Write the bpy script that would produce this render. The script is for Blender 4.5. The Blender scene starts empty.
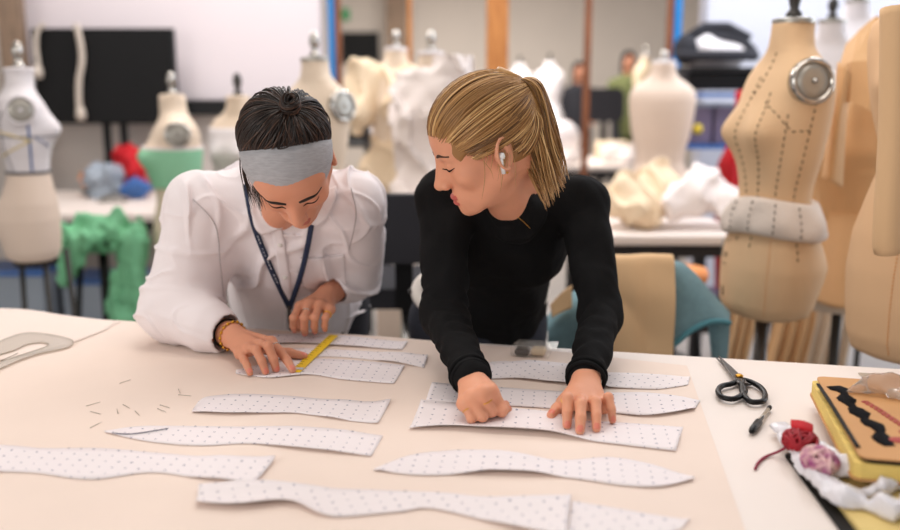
import bpy, math, random
import numpy as np
from mathutils import Vector, Matrix, Euler

SC = bpy.context.scene
COL = SC.collection
PI = math.pi
V = lambda *a: np.array(a, dtype=float)
def nrm(v):
    v = np.array(v, dtype=float); return v / np.linalg.norm(v)

# ------------------------------------------------------------------ camera
PITCH = math.radians(11.0); CAMZ = 1.45; FPX = 900.0
SP, CP = math.sin(PITCH), math.cos(PITCH)
def ray(u, v):
    x = (u - 450) / FPX; y = (265 - v) / FPX
    return V(x, CP + y * SP, -SP + y * CP)
def at(u, v, Y=None, z=None):
    """world point seen at photo position (u, v): at distance Y or at height z"""
    d = ray(u, v)
    t = (Y / d[1]) if Y is not None else (z - CAMZ) / d[2]
    return V(0, 0, CAMZ) + d * t
TZ = 0.90          # height of the cutting table

# ------------------------------------------------------------------ objects
MW = {}
def link(o, parent=None):
    COL.objects.link(o)
    if parent is not None: o.parent = parent
    return o
def tag(o, label=None, cat=None, group=None, kind=None):
    if label: o['label'] = label
    if cat: o['category'] = cat
    if group: o['group'] = group
    if kind: o['kind'] = kind
    return o
def thing(name, loc, label, cat, rz=0.0, group=None):
    o = bpy.data.objects.new(name, None)
    o.empty_display_size = 0.05
    o.location = tuple(loc); o.rotation_euler = (0, 0, rz)
    link(o)
    MW[o.name] = Matrix.Translation(Vector(loc)) @ Matrix.Rotation(rz, 4, 'Z')
    return tag(o, label, cat, group)
def mesh_obj(name, verts, faces, mat, parent=None, smooth=True, local=False, tone=None, midx=None, mats=None):
    verts = np.asarray(verts, dtype=float).reshape(-1, 3)
    m = bpy.data.meshes.new(name)
    o = bpy.data.objects.new(name, m)
    link(o, parent)
    if parent is not None:
        if not local:
            M = np.array(MW[parent.name].inverted())
            verts = verts @ M[:3, :3].T + M[:3, 3]
        MW[o.name] = MW[parent.name]
    else:
        lo, hi = verts.min(0), verts.max(0)
        org = V((lo[0] + hi[0]) / 2, (lo[1] + hi[1]) / 2, lo[2])
        verts = verts - org
        o.location = tuple(org)
        MW[o.name] = Matrix.Translation(Vector(org))
    if isinstance(faces, np.ndarray):
        nf, k = faces.shape
        m.vertices.add(len(verts)); m.vertices.foreach_set('co', verts.astype(np.float32).ravel())
        m.loops.add(nf * k); m.loops.foreach_set('vertex_index', faces.astype(np.int32).ravel())
        m.polygons.add(nf)
        m.polygons.foreach_set('loop_start', np.arange(0, nf * k, k, dtype=np.int32))
        m.update(calc_edges=True)
    else:
        m.from_pydata([tuple(v) for v in verts], [], [tuple(f) for f in faces])
    for mm in (mats or [mat]): m.materials.append(mm)
    if smooth: m.polygons.foreach_set('use_smooth', np.ones(len(m.polygons), dtype=bool))
    if midx is not None: m.polygons.foreach_set('material_index', np.asarray(midx, dtype=np.int32))
    if tone is not None:
        a = m.attributes.new('tone', 'FLOAT', 'POINT'); a.data.foreach_set('value', np.asarray(tone, dtype=np.float32))
    m.validate(); m.update()
    return o

def frame_of(d):
    d = nrm(d); a = V(0, 0, 1) if abs(d[2]) < 0.9 else V(1, 0, 0)
    x = nrm(np.cross(a, d)); y = np.cross(d, x)
    return x, y, d

class MB:
    def __init__(s): s.v = []; s.f = []; s.t = []; s.n = 0
    def _add(s, vs, fs, tone=0.5):
        vs = np.asarray(vs, dtype=float).reshape(-1, 3)
        s.v.append(vs); s.f += [tuple(i + s.n for i in f) for f in fs]; s.t += [tone] * len(vs); s.n += len(vs); return s
    def box(s, c, size, rz=0, R=None, bev=0.0):
        c = np.array(c, dtype=float); h = np.array(size, dtype=float) / 2
        if R is None: R = np.array(Matrix.Rotation(rz, 3, 'Z'))
        b = min(bev, h.min() * 0.95)
        if b <= 0:
            vs = [V(x, y, z) * h for x in (-1, 1) for y in (-1, 1) for z in (-1, 1)]
            fs = [(0, 1, 3, 2), (4, 6, 7, 5), (0, 4, 5, 1), (2, 3, 7, 6), (0, 2, 6, 4), (1, 5, 7, 3)]
        else:
            vs = []; idx = {}
            for x in (-1, 1):
                for y in (-1, 1):
                    for z in (-1, 1):
                        for a in range(3):
                            p = V(x, y, z) * h; q = V(x, y, z) * (h - b); r = q.copy(); r[a] = p[a]
                            idx[(x, y, z, a)] = len(vs); vs.append(r)
            fs = []
            I = lambda x, y, z, a: idx[(x, y, z, a)]
            for sg in (-1, 1):
                fs.append([I(sg, y, z, 0) for y, z in ((-1, -1), (1, -1), (1, 1), (-1, 1))][::sg])
                fs.append([I(x, sg, z, 1) for x, z in ((-1, -1), (-1, 1), (1, 1), (1, -1))][::sg])
                fs.append([I(x, y, sg, 2) for x, y in ((-1, -1), (1, -1), (1, 1), (-1, 1))][::sg])
            for y in (-1, 1):
                for z in (-1, 1):
                    fs.append([I(-1, y, z, 1), I(1, y, z, 1), I(1, y, z, 2), I(-1, y, z, 2)][::(1 if y * z < 0 else -1)])
            for x in (-1, 1):
                for z in (-1, 1):
                    fs.append([I(x, -1, z, 0), I(x, 1, z, 0), I(x, 1, z, 2), I(x, -1, z, 2)][::(1 if x * z > 0 else -1)])
            for x in (-1, 1):
                for y in (-1, 1):
                    fs.append([I(x, y, -1, 0), I(x, y, 1, 0), I(x, y, 1, 1), I(x, y, -1, 1)][::(1 if x * y < 0 else -1)])
            for x in (-1, 1):
                for y in (-1, 1):
                    for z in (-1, 1):
                        fs.append([I(x, y, z, 0), I(x, y, z, 1), I(x, y, z, 2)][::(1 if x * y * z > 0 else -1)])
        return s._add([c + R @ v for v in vs], fs)
    def tube(s, pts, r, n=8, cap=True, tone=0.5, flat=1.0, up=None, closed=False):
        pts = [np.array(p, dtype=float) for p in pts]; m = len(pts)
        rs = r if hasattr(r, '__len__') else [r] * m
        vs = []; X = None
        for i, p in enumerate(pts):
            if closed: d = pts[(i + 1) % m] - pts[i - 1]
            else: d = pts[min(i + 1, m - 1)] - pts[max(i - 1, 0)]
            if np.linalg.norm(d) < 1e-9: d = V(0, 0, 1)
            d = nrm(d)
            if up is not None: X = nrm(np.cross(np.array(up, float), d) + 1e-9)
            elif X is None: X = frame_of(d)[0]
            else: X = nrm(X - d * np.dot(X, d))
            Y = np.cross(d, X)
            for k in range(n):
                a = 2 * PI * k / n
                vs.append(p + rs[i] * (math.cos(a) * X + math.sin(a) * Y * flat))
        fs = []
        for i in range(m if closed else m - 1):
            j = (i + 1) % m
            for k in range(n): fs.append((i * n + k, i * n + (k + 1) % n, j * n + (k + 1) % n, j * n + k))
        if cap and not closed:
            fs.append(tuple(range(n - 1, -1, -1))); fs.append(tuple((m - 1) * n + k for k in range(n)))
        return s._add(vs, fs, tone)
    def lathe(s, prof, c=(0, 0, 0), n=24, axis=(0, 0, 1), sx=1.0, sy=1.0):
        X, Y, Z = frame_of(axis) if tuple(axis) != (0, 0, 1) else (V(1, 0, 0), V(0, 1, 0), V(0, 0, 1))
        c = np.array(c, float); vs = []; fs = []
        for (r, z) in prof:
            for k in range(n):
                a = 2 * PI * k / n; vs.append(c + X * r * sx * math.cos(a) + Y * r * sy * math.sin(a) + Z * z)
        for i in range(len(prof) - 1):
            for k in range(n): fs.append((i * n + k, i * n + (k + 1) % n, (i + 1) * n + (k + 1) % n, (i + 1) * n + k))
        fs.append(tuple(range(n - 1, -1, -1))); fs.append(tuple((len(prof) - 1) * n + k for k in range(n)))
        return s._add(vs, fs)
    def ball(s, c, r, n=12, R=None):
        r = r if hasattr(r, '__len__') else (r, r, r)
        m = n // 2 + 1; vs = []; fs = []; R = np.eye(3) if R is None else R
        for i in range(m + 1):
            th = PI * (i + 0.02) / (m + 0.04)
            for k in range(n):
                a = 2 * PI * k / n
                vs.append(np.array(c, float) + R @ V(r[0] * math.sin(th) * math.cos(a), r[1] * math.sin(th) * math.sin(a), r[2] * math.cos(th)))
        for i in range(m):
            for k in range(n): fs.append((i * n + k, (i + 1) * n + k, (i + 1) * n + (k + 1) % n, i * n + (k + 1) % n))
        fs.append(tuple(range(n))); fs.append(tuple(m * n + k for k in range(n - 1, -1, -1)))
        return s._add(vs, fs)
    def prism(s, poly, z0, z1, R=None, c=(0, 0, 0)):
        n = len(poly); R = np.eye(3) if R is None else R; c = np.array(c, float)
        vs = [c + R @ V(x, y, z0) for x, y in poly] + [c + R @ V(x, y, z1) for x, y in poly]
        fs = [tuple(range(n - 1, -1, -1)), tuple(range(n, 2 * n))] + [(i, (i + 1) % n, n + (i + 1) % n, n + i) for i in range(n)]
        return s._add(vs, fs)
    def sheet(s, G, th=0.0):
        """closed thin slab over a grid of points G[nu][nv]; th along the local normal"""
        G = np.asarray(G, float); nu, nv, _ = G.shape
        du = np.gradient(G, axis=0); dv = np.gradient(G, axis=1)
        N = np.cross(du, dv); N /= (np.linalg.norm(N, axis=2, keepdims=True) + 1e-12)
        A = (G + N * th / 2).reshape(-1, 3); B = (G - N * th / 2).reshape(-1, 3); o = nu * nv
        I = lambda i, j: i * nv + j
        fs = []
        for i in range(nu - 1):
            for j in range(nv - 1):
                q = (I(i, j), I(i + 1, j), I(i + 1, j + 1), I(i, j + 1)); fs.append(q); fs.append(tuple(o + k for k in q[::-1]))
        rim = [I(i, 0) for i in range(nu)] + [I(nu - 1, j) for j in range(1, nv)] + [I(i, nv - 1) for i in range(nu - 2, -1, -1)] + [I(0, j) for j in range(nv - 2, 0, -1)]
        for a, b in zip(rim, rim[1:] + rim[:1]): fs.append((b, a, o + a, o + b))
        return s._add(np.vstack([A, B]), fs)
    def build(s, name, mat, parent=None, smooth=True, local=False, tone=False, auto=None):
        o = mesh_obj(name, np.vstack(s.v), s.f, mat, parent, smooth, local, s.t if tone else None)
        if auto:
            o.data.set_sharp_from_angle(angle=math.radians(auto))
        return o

def smooth_path(pts, n):
    P = np.array(pts, float); m = len(P); out = []
    seg = np.linalg.norm(np.diff(P, axis=0), axis=1); cum = np.concatenate([[0], np.cumsum(seg)])
    for t in np.linspace(0, cum[-1], n):
        i = min(max(np.searchsorted(cum, t) - 1, 0), m - 2); x = (t - cum[i]) / max(seg[i], 1e-9)
        p0, p1, p2, p3 = P[max(i - 1, 0)], P[i], P[i + 1], P[min(i + 2, m - 1)]
        out.append(0.5 * ((2 * p1) + (-p0 + p2) * x + (2 * p0 - 5 * p1 + 4 * p2 - p3) * x * x + (-p0 + 3 * p1 - 3 * p2 + p3) * x ** 3))
    return np.array(out)
def bigrid(C, nu, nv):
    C = [smooth_path(r, nv) for r in C]; C = np.array(C)
    return np.stack([smooth_path(C[:, j], nu) for j in range(nv)], axis=1)
class Noise:
    """smooth pseudo-random function of position: sums of sines in random directions"""
    def __init__(s, seed, freq, n=7, aniso=(1, 1, 1)):
        r = np.random.RandomState(seed)
        s.k = r.normal(size=(n, 3)) * freq * np.array(aniso); s.p = r.uniform(0, 6.28, n); s.a = 1 / math.sqrt(n) * 1.2
        s.q = r.normal(size=(n, 3)) * freq * 0.5; s.pp = r.uniform(0, 6.28, n)
    def __call__(s, X, Y, Z):
        o = 0
        for k, p, q, pp in zip(s.k, s.p, s.q, s.pp):
            o = o + np.sin(k[0] * X + k[1] * Y + k[2] * Z + p + 1.3 * np.sin(q[0] * X + q[1] * Y + q[2] * Z + pp))
        return o * s.a
    def pt(s, P):
        P = np.asarray(P); return s(P[..., 0], P[..., 1], P[..., 2])

# ------------------------------------------------------------------ implicit surfaces
class Field:
    def __init__(s, lo, hi, h):
        s.lo = np.array(lo, float); s.h = h
        s.n = np.ceil((np.array(hi, float) - s.lo) / h).astype(int) + 1
        s.g = np.full(tuple(s.n), 1.0, np.float32)
        s.ax = [(s.lo[i] + h * np.arange(s.n[i])).astype(np.float32) for i in range(3)]
    def win(s, lo, hi):
        a = np.clip(np.floor((np.array(lo) - s.lo) / s.h).astype(int), 0, s.n)
        b = np.clip(np.ceil((np.array(hi) - s.lo) / s.h).astype(int) + 1, 0, s.n)
        sl = tuple(slice(i, j) for i, j in zip(a, b))
        X = s.ax[0][sl[0]][:, None, None]; Y = s.ax[1][sl[1]][None, :, None]; Z = s.ax[2][sl[2]][None, None, :]
        return sl, X, Y, Z
    def put(s, lo, hi, fn, k, sub=False):
        pad = k + 3 * s.h + 0.004
        sl, X, Y, Z = s.win(np.array(lo) - pad, np.array(hi) + pad)
        if 0 in s.g[sl].shape: return s
        d = fn(X, Y, Z).astype(np.float32); g = s.g[sl]
        if sub:
            d = -d
            if k > 0:
                h = np.clip(k - np.abs(d - g), 0, None) / k; s.g[sl] = np.maximum(d, g) + h * h * k * 0.25
            else: s.g[sl] = np.maximum(d, g)
        else:
            if k > 0:
                h = np.clip(k - np.abs(d - g), 0, None) / k; s.g[sl] = np.minimum(d, g) - h * h * k * 0.25
            else: s.g[sl] = np.minimum(d, g)
        return s
    def cone(s, a, b, ra, rb, k=0.01, sub=False, flat=None):
        a = np.array(a, float); b = np.array(b, float); ba = b - a; L2 = max(float(ba @ ba), 1e-12); r = max(ra, rb)
        nn, fs = (nrm(flat[0]), flat[1]) if flat is not None else (None, 1)
        def fn(X, Y, Z):
            x, y, z = X - a[0], Y - a[1], Z - a[2]
            t = np.clip((x * ba[0] + y * ba[1] + z * ba[2]) / L2, 0, 1)
            x = x - t * ba[0]; y = y - t * ba[1]; z = z - t * ba[2]
            q = x * x + y * y + z * z
            if nn is not None:
                w = x * nn[0] + y * nn[1] + z * nn[2]; q = q + w * w * (fs * fs - 1)
            return (np.sqrt(q) - (ra + t * (rb - ra))) / (1 if fs <= 1 else fs ** 0.5)
        e = r / min(fs, 1)
        return s.put(np.minimum(a, b) - e, np.maximum(a, b) + e, fn, k, sub)
    def ell(s, c, r, R=None, k=0.01, sub=False):
        c = np.array(c, float); r = np.array(r, float) if hasattr(r, '__len__') else np.array([r] * 3, float)
        R = np.eye(3) if R is None else np.asarray(R)      # rows: the axes
        def fn(X, Y, Z):
            x, y, z = X - c[0], Y - c[1], Z - c[2]
            p = [R[i, 0] * x + R[i, 1] * y + R[i, 2] * z for i in range(3)]
            k0 = np.sqrt((p[0] / r[0]) ** 2 + (p[1] / r[1]) ** 2 + (p[2] / r[2]) ** 2)
            k1 = np.sqrt((p[0] / r[0] ** 2) ** 2 + (p[1] / r[1] ** 2) ** 2 + (p[2] / r[2] ** 2) ** 2)
            return k0 * (k0 - 1) / np.maximum(k1, 1e-6)
        e = np.abs(R.T) @ r
        return s.put(c - e, c + e, fn, k, sub)
    def box(s, c, half, R=None, rnd=0.005, k=0.0, sub=False):
        c = np.array(c, float); half = np.array(half, float); R = np.eye(3) if R is None else np.asarray(R)
        def fn(X, Y, Z):
            x, y, z = X - c[0], Y - c[1], Z - c[2]
            q = [np.abs(R[i, 0] * x + R[i, 1] * y + R[i, 2] * z) - (half[i] - rnd) for i in range(3)]
            o = np.sqrt(sum(np.maximum(t, 0) ** 2 for t in q))
            return o + np.minimum(np.maximum(np.maximum(q[0], q[1]), q[2]), 0) - rnd
        e = np.abs(R.T) @ half
        return s.put(c - e, c + e, fn, k, sub)
    def chain(s, pts, rs, k=0.01, flat=None):
        for i in range(len(pts) - 1): s.cone(pts[i], pts[i + 1], rs[i], rs[i + 1], k, flat=flat)
        return s
    def bend(s, fn):
        """add fn(X,Y,Z) to the distance (folds, creases), near the surface only"""
        X, Y, Z = s.ax[0][:, None, None], s.ax[1][None, :, None], s.ax[2][None, None, :]
        idx = np.nonzero(np.abs(s.g) < 0.06)
        s.g[idx] += fn(s.ax[0][idx[0]], s.ax[1][idx[1]], s.ax[2][idx[2]]).astype(np.float32)
        return s
    def floor_at(s, z):
        s.g = np.maximum(s.g, (z - s.ax[2])[None, None, :]); return s
    def sample(s, P):
        q = (np.asarray(P, float) - s.lo) / s.h
        ok = np.all((q > 0) & (q < s.n - 1.001), axis=-1)
        q = np.clip(q, 0, s.n - 1.001); i = q.astype(int); f = q - i; o = 0
        for a in (0, 1):
            for b in (0, 1):
                for c in (0, 1):
                    w = (f[..., 0] if a else 1 - f[..., 0]) * (f[..., 1] if b else 1 - f[..., 1]) * (f[..., 2] if c else 1 - f[..., 2])
                    o = o + w * s.g[i[..., 0] + a, i[..., 1] + b, i[..., 2] + c]
        return np.where(ok, o, 1.0)
    def cast(s, O, D, t0, t1, step=0.003):
        """first surface point along rays; falls back to the end where nothing is met"""
        O = np.asarray(O, float).reshape(-1, 3); D = np.asarray(D, float).reshape(-1, 3)
        res = np.full(len(D), np.nan)
        for i in range(len(D)):
            ts = np.arange(t0, t1, step); P = O[i % len(O)] + ts[:, None] * D[i]
            v = s.sample(P); j = np.nonzero(v < 0)[0]
            if len(j):
                j = j[0]; a = ts[j]
                if j > 0:
                    va, vb = v[j - 1], v[j]; a = ts[j - 1] + step * va / max(va - vb, 1e-9) if va < 0.5 else ts[j]
                res[i] = a
        if np.isnan(res).any():
            ok = np.nonzero(~np.isnan(res))[0]
            if len(ok): res = np.interp(np.arange(len(res)), ok, res[ok])
            else: res[:] = t1
        return O[np.arange(len(D)) % len(O)] + res[:, None] * D
    def mesh(s):
        g = s.g; S = g < 0
        cnt = np.zeros(tuple(s.n - 1), np.uint8)
        for a in (0, 1):
            for b in (0, 1):
                for c in (0, 1):
                    cnt += S[a:s.n[0] - 1 + a, b:s.n[1] - 1 + b, c:s.n[2] - 1 + c]
        cells = np.array(np.nonzero((cnt > 0) & (cnt < 8))).T
        del cnt
        idm = np.full(tuple(s.n - 1), -1, np.int32); idm[tuple(cells.T)] = np.arange(len(cells))
        acc = np.zeros((len(cells), 3)); num = np.zeros(len(cells))
        cor = [(a, b, c) for a in (0, 1) for b in (0, 1) for c in (0, 1)]
        val = {q: g[cells[:, 0] + q[0], cells[:, 1] + q[1], cells[:, 2] + q[2]].astype(float) for q in cor}
        for q in cor:
            for ax in range(3):
                if q[ax] == 0:
                    p = list(q); p[ax] = 1; p = tuple(p); va, vb = val[q], val[p]; m = (va < 0) != (vb < 0)
                    t = np.where(m, va / np.where(m, va - vb, 1), 0)
                    for i in range(3):
                        acc[:, i] += np.where(m, q[i] + (t if i == ax else 0), 0)
                    num += m
        verts = s.lo + (cells + acc / num[:, None]) * s.h
        faces = []
        for ax in range(3):
            sh = [slice(None)] * 3; sh2 = list(sh); sh[ax] = slice(0, -1); sh2[ax] = slice(1, None)
            A, B = S[tuple(sh)], S[tuple(sh2)]
            E = np.array(np.nonzero(A != B)).T
            o1, o2 = (ax + 1) % 3, (ax + 2) % 3
            E = E[(E[:, o1] > 0) & (E[:, o2] > 0) & (E[:, o1] < s.n[o1] - 1) & (E[:, o2] < s.n[o2] - 1)]
            ins = A[tuple(E.T)]
            def cid(d1, d2):
                c = E.copy(); c[:, o1] += d1; c[:, o2] += d2; return idm[tuple(c.T)]
            Q = np.stack([cid(-1, -1), cid(0, -1), cid(0, 0), cid(-1, 0)], axis=1)
            Q[~ins] = Q[~ins][:, ::-1]
            faces.append(Q)
        return verts, np.vstack(faces)
    def build(s, name, mat, parent=None, pick=None, mats=None, smooth=0):
        v, f = s.mesh()
        for _ in range(smooth):
            acc = np.zeros_like(v); n = np.zeros(len(v))
            for i in range(4):
                a, b = f[:, i], f[:, (i + 1) % 4]
                np.add.at(acc, a, v[b]); np.add.at(n, a, 1)
            v = 0.5 * v + 0.5 * acc / np.maximum(n, 1)[:, None]
        midx = None
        if pick is not None:
            midx = pick(v[f].mean(axis=1))
        return mesh_obj(name, v, f, mat, parent, True, midx=midx, mats=mats)

# ------------------------------------------------------------------ materials
def lin(c):
    return tuple(((x / 255) / 12.92 if x / 255 <= 0.04045 else ((x / 255 + 0.055) / 1.055) ** 2.4) for x in c)
def mat(name, rgb, rough=0.6, metal=0.0, spec=0.5, var=0.0, vscale=8.0, bump=0.0, bscale=60.0, rgb2=None, sss=0.0, trans=0.0, alpha=1.0, sheen=0.0, emit=None, stretch=None, ior=1.45):
    m = bpy.data.materials.new(name); m.use_nodes = True
    nt = m.node_tree; N, L = nt.nodes, nt.links; b = N['Principled BSDF']
    c = lin(rgb) + (1,)
    b.inputs['Base Color'].default_value = c; b.inputs['Roughness'].default_value = rough
    b.inputs['Metallic'].default_value = metal; b.inputs['Specular IOR Level'].default_value = spec; b.inputs['IOR'].default_value = ior
    b.inputs['Transmission Weight'].default_value = trans; b.inputs['Alpha'].default_value = alpha
    if sss:
        b.inputs['Subsurface Weight'].default_value = sss; b.inputs['Subsurface Radius'].default_value = (0.012, 0.004, 0.002); b.inputs['Subsurface Scale'].default_value = 0.6
    if sheen: b.inputs['Sheen Weight'].default_value = sheen
    if emit:
        b.inputs['Emission Color'].default_value = lin(emit[0]) + (1,); b.inputs['Emission Strength'].default_value = emit[1]
    tc = N.new('ShaderNodeTexCoord'); co = tc.outputs['Object']
    if stretch:
        mp = N.new('ShaderNodeMapping'); mp.inputs['Scale'].default_value = stretch; L.new(co, mp.inputs['Vector']); co = mp.outputs['Vector']
    if var or rgb2:
        nz = N.new('ShaderNodeTexNoise'); nz.inputs['Scale'].default_value = vscale; nz.inputs['Detail'].default_value = 4
        L.new(co, nz.inputs['Vector'])
        rp = N.new('ShaderNodeValToRGB')
        lo = lin(rgb2) if rgb2 else tuple(x * (1 - var) for x in lin(rgb))
        rp.color_ramp.elements[0].position = 0.35; rp.color_ramp.elements[1].position = 0.65
        rp.color_ramp.elements[0].color = tuple(lo) + (1,); rp.color_ramp.elements[1].color = c
        L.new(nz.outputs['Fac'], rp.inputs['Fac']); L.new(rp.outputs['Color'], b.inputs['Base Color'])
    if bump:
        n2 = N.new('ShaderNodeTexNoise'); n2.inputs['Scale'].default_value = bscale; n2.inputs['Detail'].default_value = 3
        L.new(co, n2.inputs['Vector'])
        bp = N.new('ShaderNodeBump'); bp.inputs['Strength'].default_value = bump; bp.inputs['Distance'].default_value = 0.004
        L.new(n2.outputs['Fac'], bp.inputs['Height']); L.new(bp.outputs['Normal'], b.inputs['Normal'])
    return m
def hair_mat(name, cols, rough=0.42):
    m = bpy.data.materials.new(name); m.use_nodes = True
    nt = m.node_tree; N, L = nt.nodes, nt.links; b = N['Principled BSDF']
    a = N.new('ShaderNodeAttribute'); a.attribute_name = 'tone'
    rp = N.new('ShaderNodeValToRGB'); e = rp.color_ramp.elements
    e[0].position, e[0].color = 0.0, lin(cols[0]) + (1,); e[1].position, e[1].color = 1.0, lin(cols[-1]) + (1,)
    for i, c in enumerate(cols[1:-1]):
        q = e.new((i + 1) / (len(cols) - 1)); q.color = lin(c) + (1,)
    L.new(a.outputs['Fac'], rp.inputs['Fac']); L.new(rp.outputs['Color'], b.inputs['Base Color'])
    b.inputs['Roughness'].default_value = rough; b.inputs['Specular IOR Level'].default_value = 0.45
    return m
def dotted(name, rgb, dot, ang, pitch=0.0205, r=0.0016):
    """pattern paper printed with a square grid of small dots and letters"""
    m = mat(name, rgb, 0.75, spec=0.25)
    nt = m.node_tree; N, L = nt.nodes, nt.links; b = N['Principled BSDF']
    tc = N.new('ShaderNodeTexCoord'); mp = N.new('ShaderNodeMapping'); mp.inputs['Rotation'].default_value = (0, 0, ang)
    mp.inputs['Scale'].default_value = (1 / pitch,) * 3
    L.new(tc.outputs['Object'], mp.inputs['Vector'])
    fr = N.new('ShaderNodeVectorMath'); fr.operation = 'FRACTION'; L.new(mp.outputs['Vector'], fr.inputs[0])
    sb = N.new('ShaderNodeVectorMath'); sb.operation = 'SUBTRACT'; sb.inputs[1].default_value = (0.5, 0.5, 0.5); L.new(fr.outputs[0], sb.inputs[0])
    ml = N.new('ShaderNodeVectorMath'); ml.operation = 'MULTIPLY'; ml.inputs[1].default_value = (1, 1, 0); L.new(sb.outputs[0], ml.inputs[0])
    ln = N.new('ShaderNodeVectorMath'); ln.operation = 'LENGTH'; L.new(ml.outputs[0], ln.inputs[0])
    fl = N.new('ShaderNodeVectorMath'); fl.operation = 'FLOOR'; L.new(mp.outputs['Vector'], fl.inputs[0])
    wn = N.new('ShaderNodeTexWhiteNoise'); wn.noise_dimensions = '2D'; L.new(fl.outputs[0], wn.inputs['Vector'])
    sc = N.new('ShaderNodeMath'); sc.operation = 'MULTIPLY_ADD'; sc.inputs[1].default_value = 0.05; sc.inputs[2].default_value = r / pitch - 0.02
    L.new(wn.outputs['Value'], sc.inputs[0])
    lt = N.new('ShaderNodeMath'); lt.operation = 'LESS_THAN'; L.new(ln.outputs['Value'], lt.inputs[0]); L.new(sc.outputs[0], lt.inputs[1])
    mx = N.new('ShaderNodeMix'); mx.data_type = 'RGBA'
    mx.inputs['A'].default_value = lin(rgb) + (1,); mx.inputs['B'].default_value = lin(dot) + (1,)
    L.new(lt.outputs[0], mx.inputs['Factor']); L.new(mx.outputs['Result'], b.inputs['Base Color'])
    return m
# ================================================================== palette
M = {}
M['table'] = mat('white_laminate', (235, 223, 215), 0.45, var=0.02, vscale=3)
M['steel_leg'] = mat('grey_leg', (150, 148, 146), 0.4, metal=0.6)
M['manila'] = mat('cream_paper', (238, 220, 208), 0.8, spec=0.2, var=0.03, vscale=5, bump=0.05, bscale=18)
M['manila2'] = mat('cream_paper_pale', (236, 220, 210), 0.8, spec=0.2, var=0.02, vscale=5)
M['dots_a'] = dotted('dotted_paper_a', (237, 229, 231), (138, 136, 156), 0.12)
M['dots_b'] = dotted('dotted_paper_b', (237, 229, 230), (144, 140, 158), -0.35)
M['clear'] = mat('clear_plastic', (234, 226, 216), 0.15, alpha=0.38)
M['thin_clear'] = mat('thin_clear_plastic', (226, 220, 212), 0.12, alpha=0.14)
M['clear_edge'] = mat('clear_plastic_edge', (176, 164, 150), 0.25)
M['black_plastic'] = mat('black_plastic', (17, 17, 19), 0.4, spec=0.3, bump=0.05)
M['dark_metal'] = mat('dark_steel', (92, 88, 86), 0.35, metal=0.9)
M['steel'] = mat('polished_steel', (200, 198, 195), 0.22, metal=1.0)
M['gold'] = mat('gold', (222, 168, 82), 0.28, metal=1.0)
M['brass'] = mat('brass_screw', (205, 150, 60), 0.3, metal=1.0)
M['pin'] = mat('pin_steel', (176, 166, 156), 0.35, metal=0.5)
M['yellow'] = mat('yellow_plastic', (245, 205, 40), 0.4)
M['tick'] = mat('tick_ink', (70, 62, 40), 0.6)
M['kraft'] = mat('kraft_cover', (205, 152, 98), 0.7, var=0.1, vscale=12)
M['page'] = mat('yellow_pages', (240, 210, 120), 0.8, var=0.22, vscale=60, stretch=(1, 1, 40))
M['ink'] = mat('black_ink', (18, 16, 19), 0.9, spec=0.1)
M['redprint'] = mat('red_print', (165, 60, 52), 0.6)
M['red'] = mat('red_thread', (165, 14, 34), 0.6, var=0.3, vscale=90)
M['crimson'] = mat('crimson_thread', (150, 16, 62), 0.6, var=0.25, vscale=90)
M['redcloth'] = mat('red_cloth', (196, 22, 34), 0.8, var=0.15)
M['pinkmix'] = mat('pink_purple_yarn', (232, 196, 190), 0.8, rgb2=(150, 50, 120), vscale=55)
M['bag'] = mat('white_film', (224, 222, 228), 0.3, var=0.04, bump=0.2, bscale=40)
M['film'] = mat('clear_film', (222, 208, 196), 0.15, trans=0.75, ior=1.2, bump=0.4, bscale=45)
M['folder'] = mat('black_folder', (30, 27, 26), 0.7, spec=0.2)
M['oldyellow'] = mat('yellowed_paper', (226, 200, 130), 0.8)
# people
M['skin_f'] = mat('skin_fair', (226, 160, 128), 0.5, sss=0.12, var=0.06, vscale=22, bump=0.04, bscale=160, spec=0.35)
M['skin_m'] = mat('skin_light', (218, 152, 122), 0.5, sss=0.12, var=0.06, vscale=22, bump=0.04, bscale=160, spec=0.35)
M['lip_f'] = mat('lip_rose', (196, 96, 86), 0.4)
M['lip_m'] = mat('lip_brown', (186, 104, 88), 0.45)
M['nail'] = mat('finger_nail', (222, 132, 112), 0.3)
M['blond'] = hair_mat('blond_hair', [(98, 66, 36), (150, 108, 62), (186, 142, 88), (230, 192, 136)])
M['dark_hair'] = hair_mat('dark_brown_hair', [(18, 11, 8), (38, 24, 18), (84, 56, 40)])
M['brow'] = mat('brow_hair', (70, 46, 30), 0.7)
M['brow_d'] = mat('dark_brow_hair', (36, 24, 18), 0.7)
M['black_knit'] = mat('black_knit', (23, 23, 24), 0.9, bump=0.2, bscale=220, spec=0.12)
M['shirt'] = mat('white_cotton', (236, 228, 230), 0.85, spec=0.2, bump=0.12, bscale=25)
M['thread'] = mat('grey_seam', (190, 182, 184), 0.8)
M['button'] = mat('pearl_button', (225, 220, 215), 0.3)
M['jersey'] = mat('grey_jersey', (174, 174, 178), 0.9, var=0.16, vscale=60, stretch=(1, 1, 5), bump=0.25, bscale=120)
M['navy'] = mat('navy_ribbon', (34, 46, 74), 0.6)
M['white_print'] = mat('white_print', (205, 208, 214), 0.6)
M['jeans'] = mat('dark_denim', (52, 56, 68), 0.9, var=0.3, vscale=120, bump=0.2)
M['trousers'] = mat('charcoal_cloth', (44, 44, 52), 0.9, var=0.1)
M['belt'] = mat('white_waistband', (226, 220, 212), 0.7)
M['shoe'] = mat('shoe_leather', (60, 56, 54), 0.5)
M['earbud'] = mat('white_gloss', (240, 240, 240), 0.2)
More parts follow.
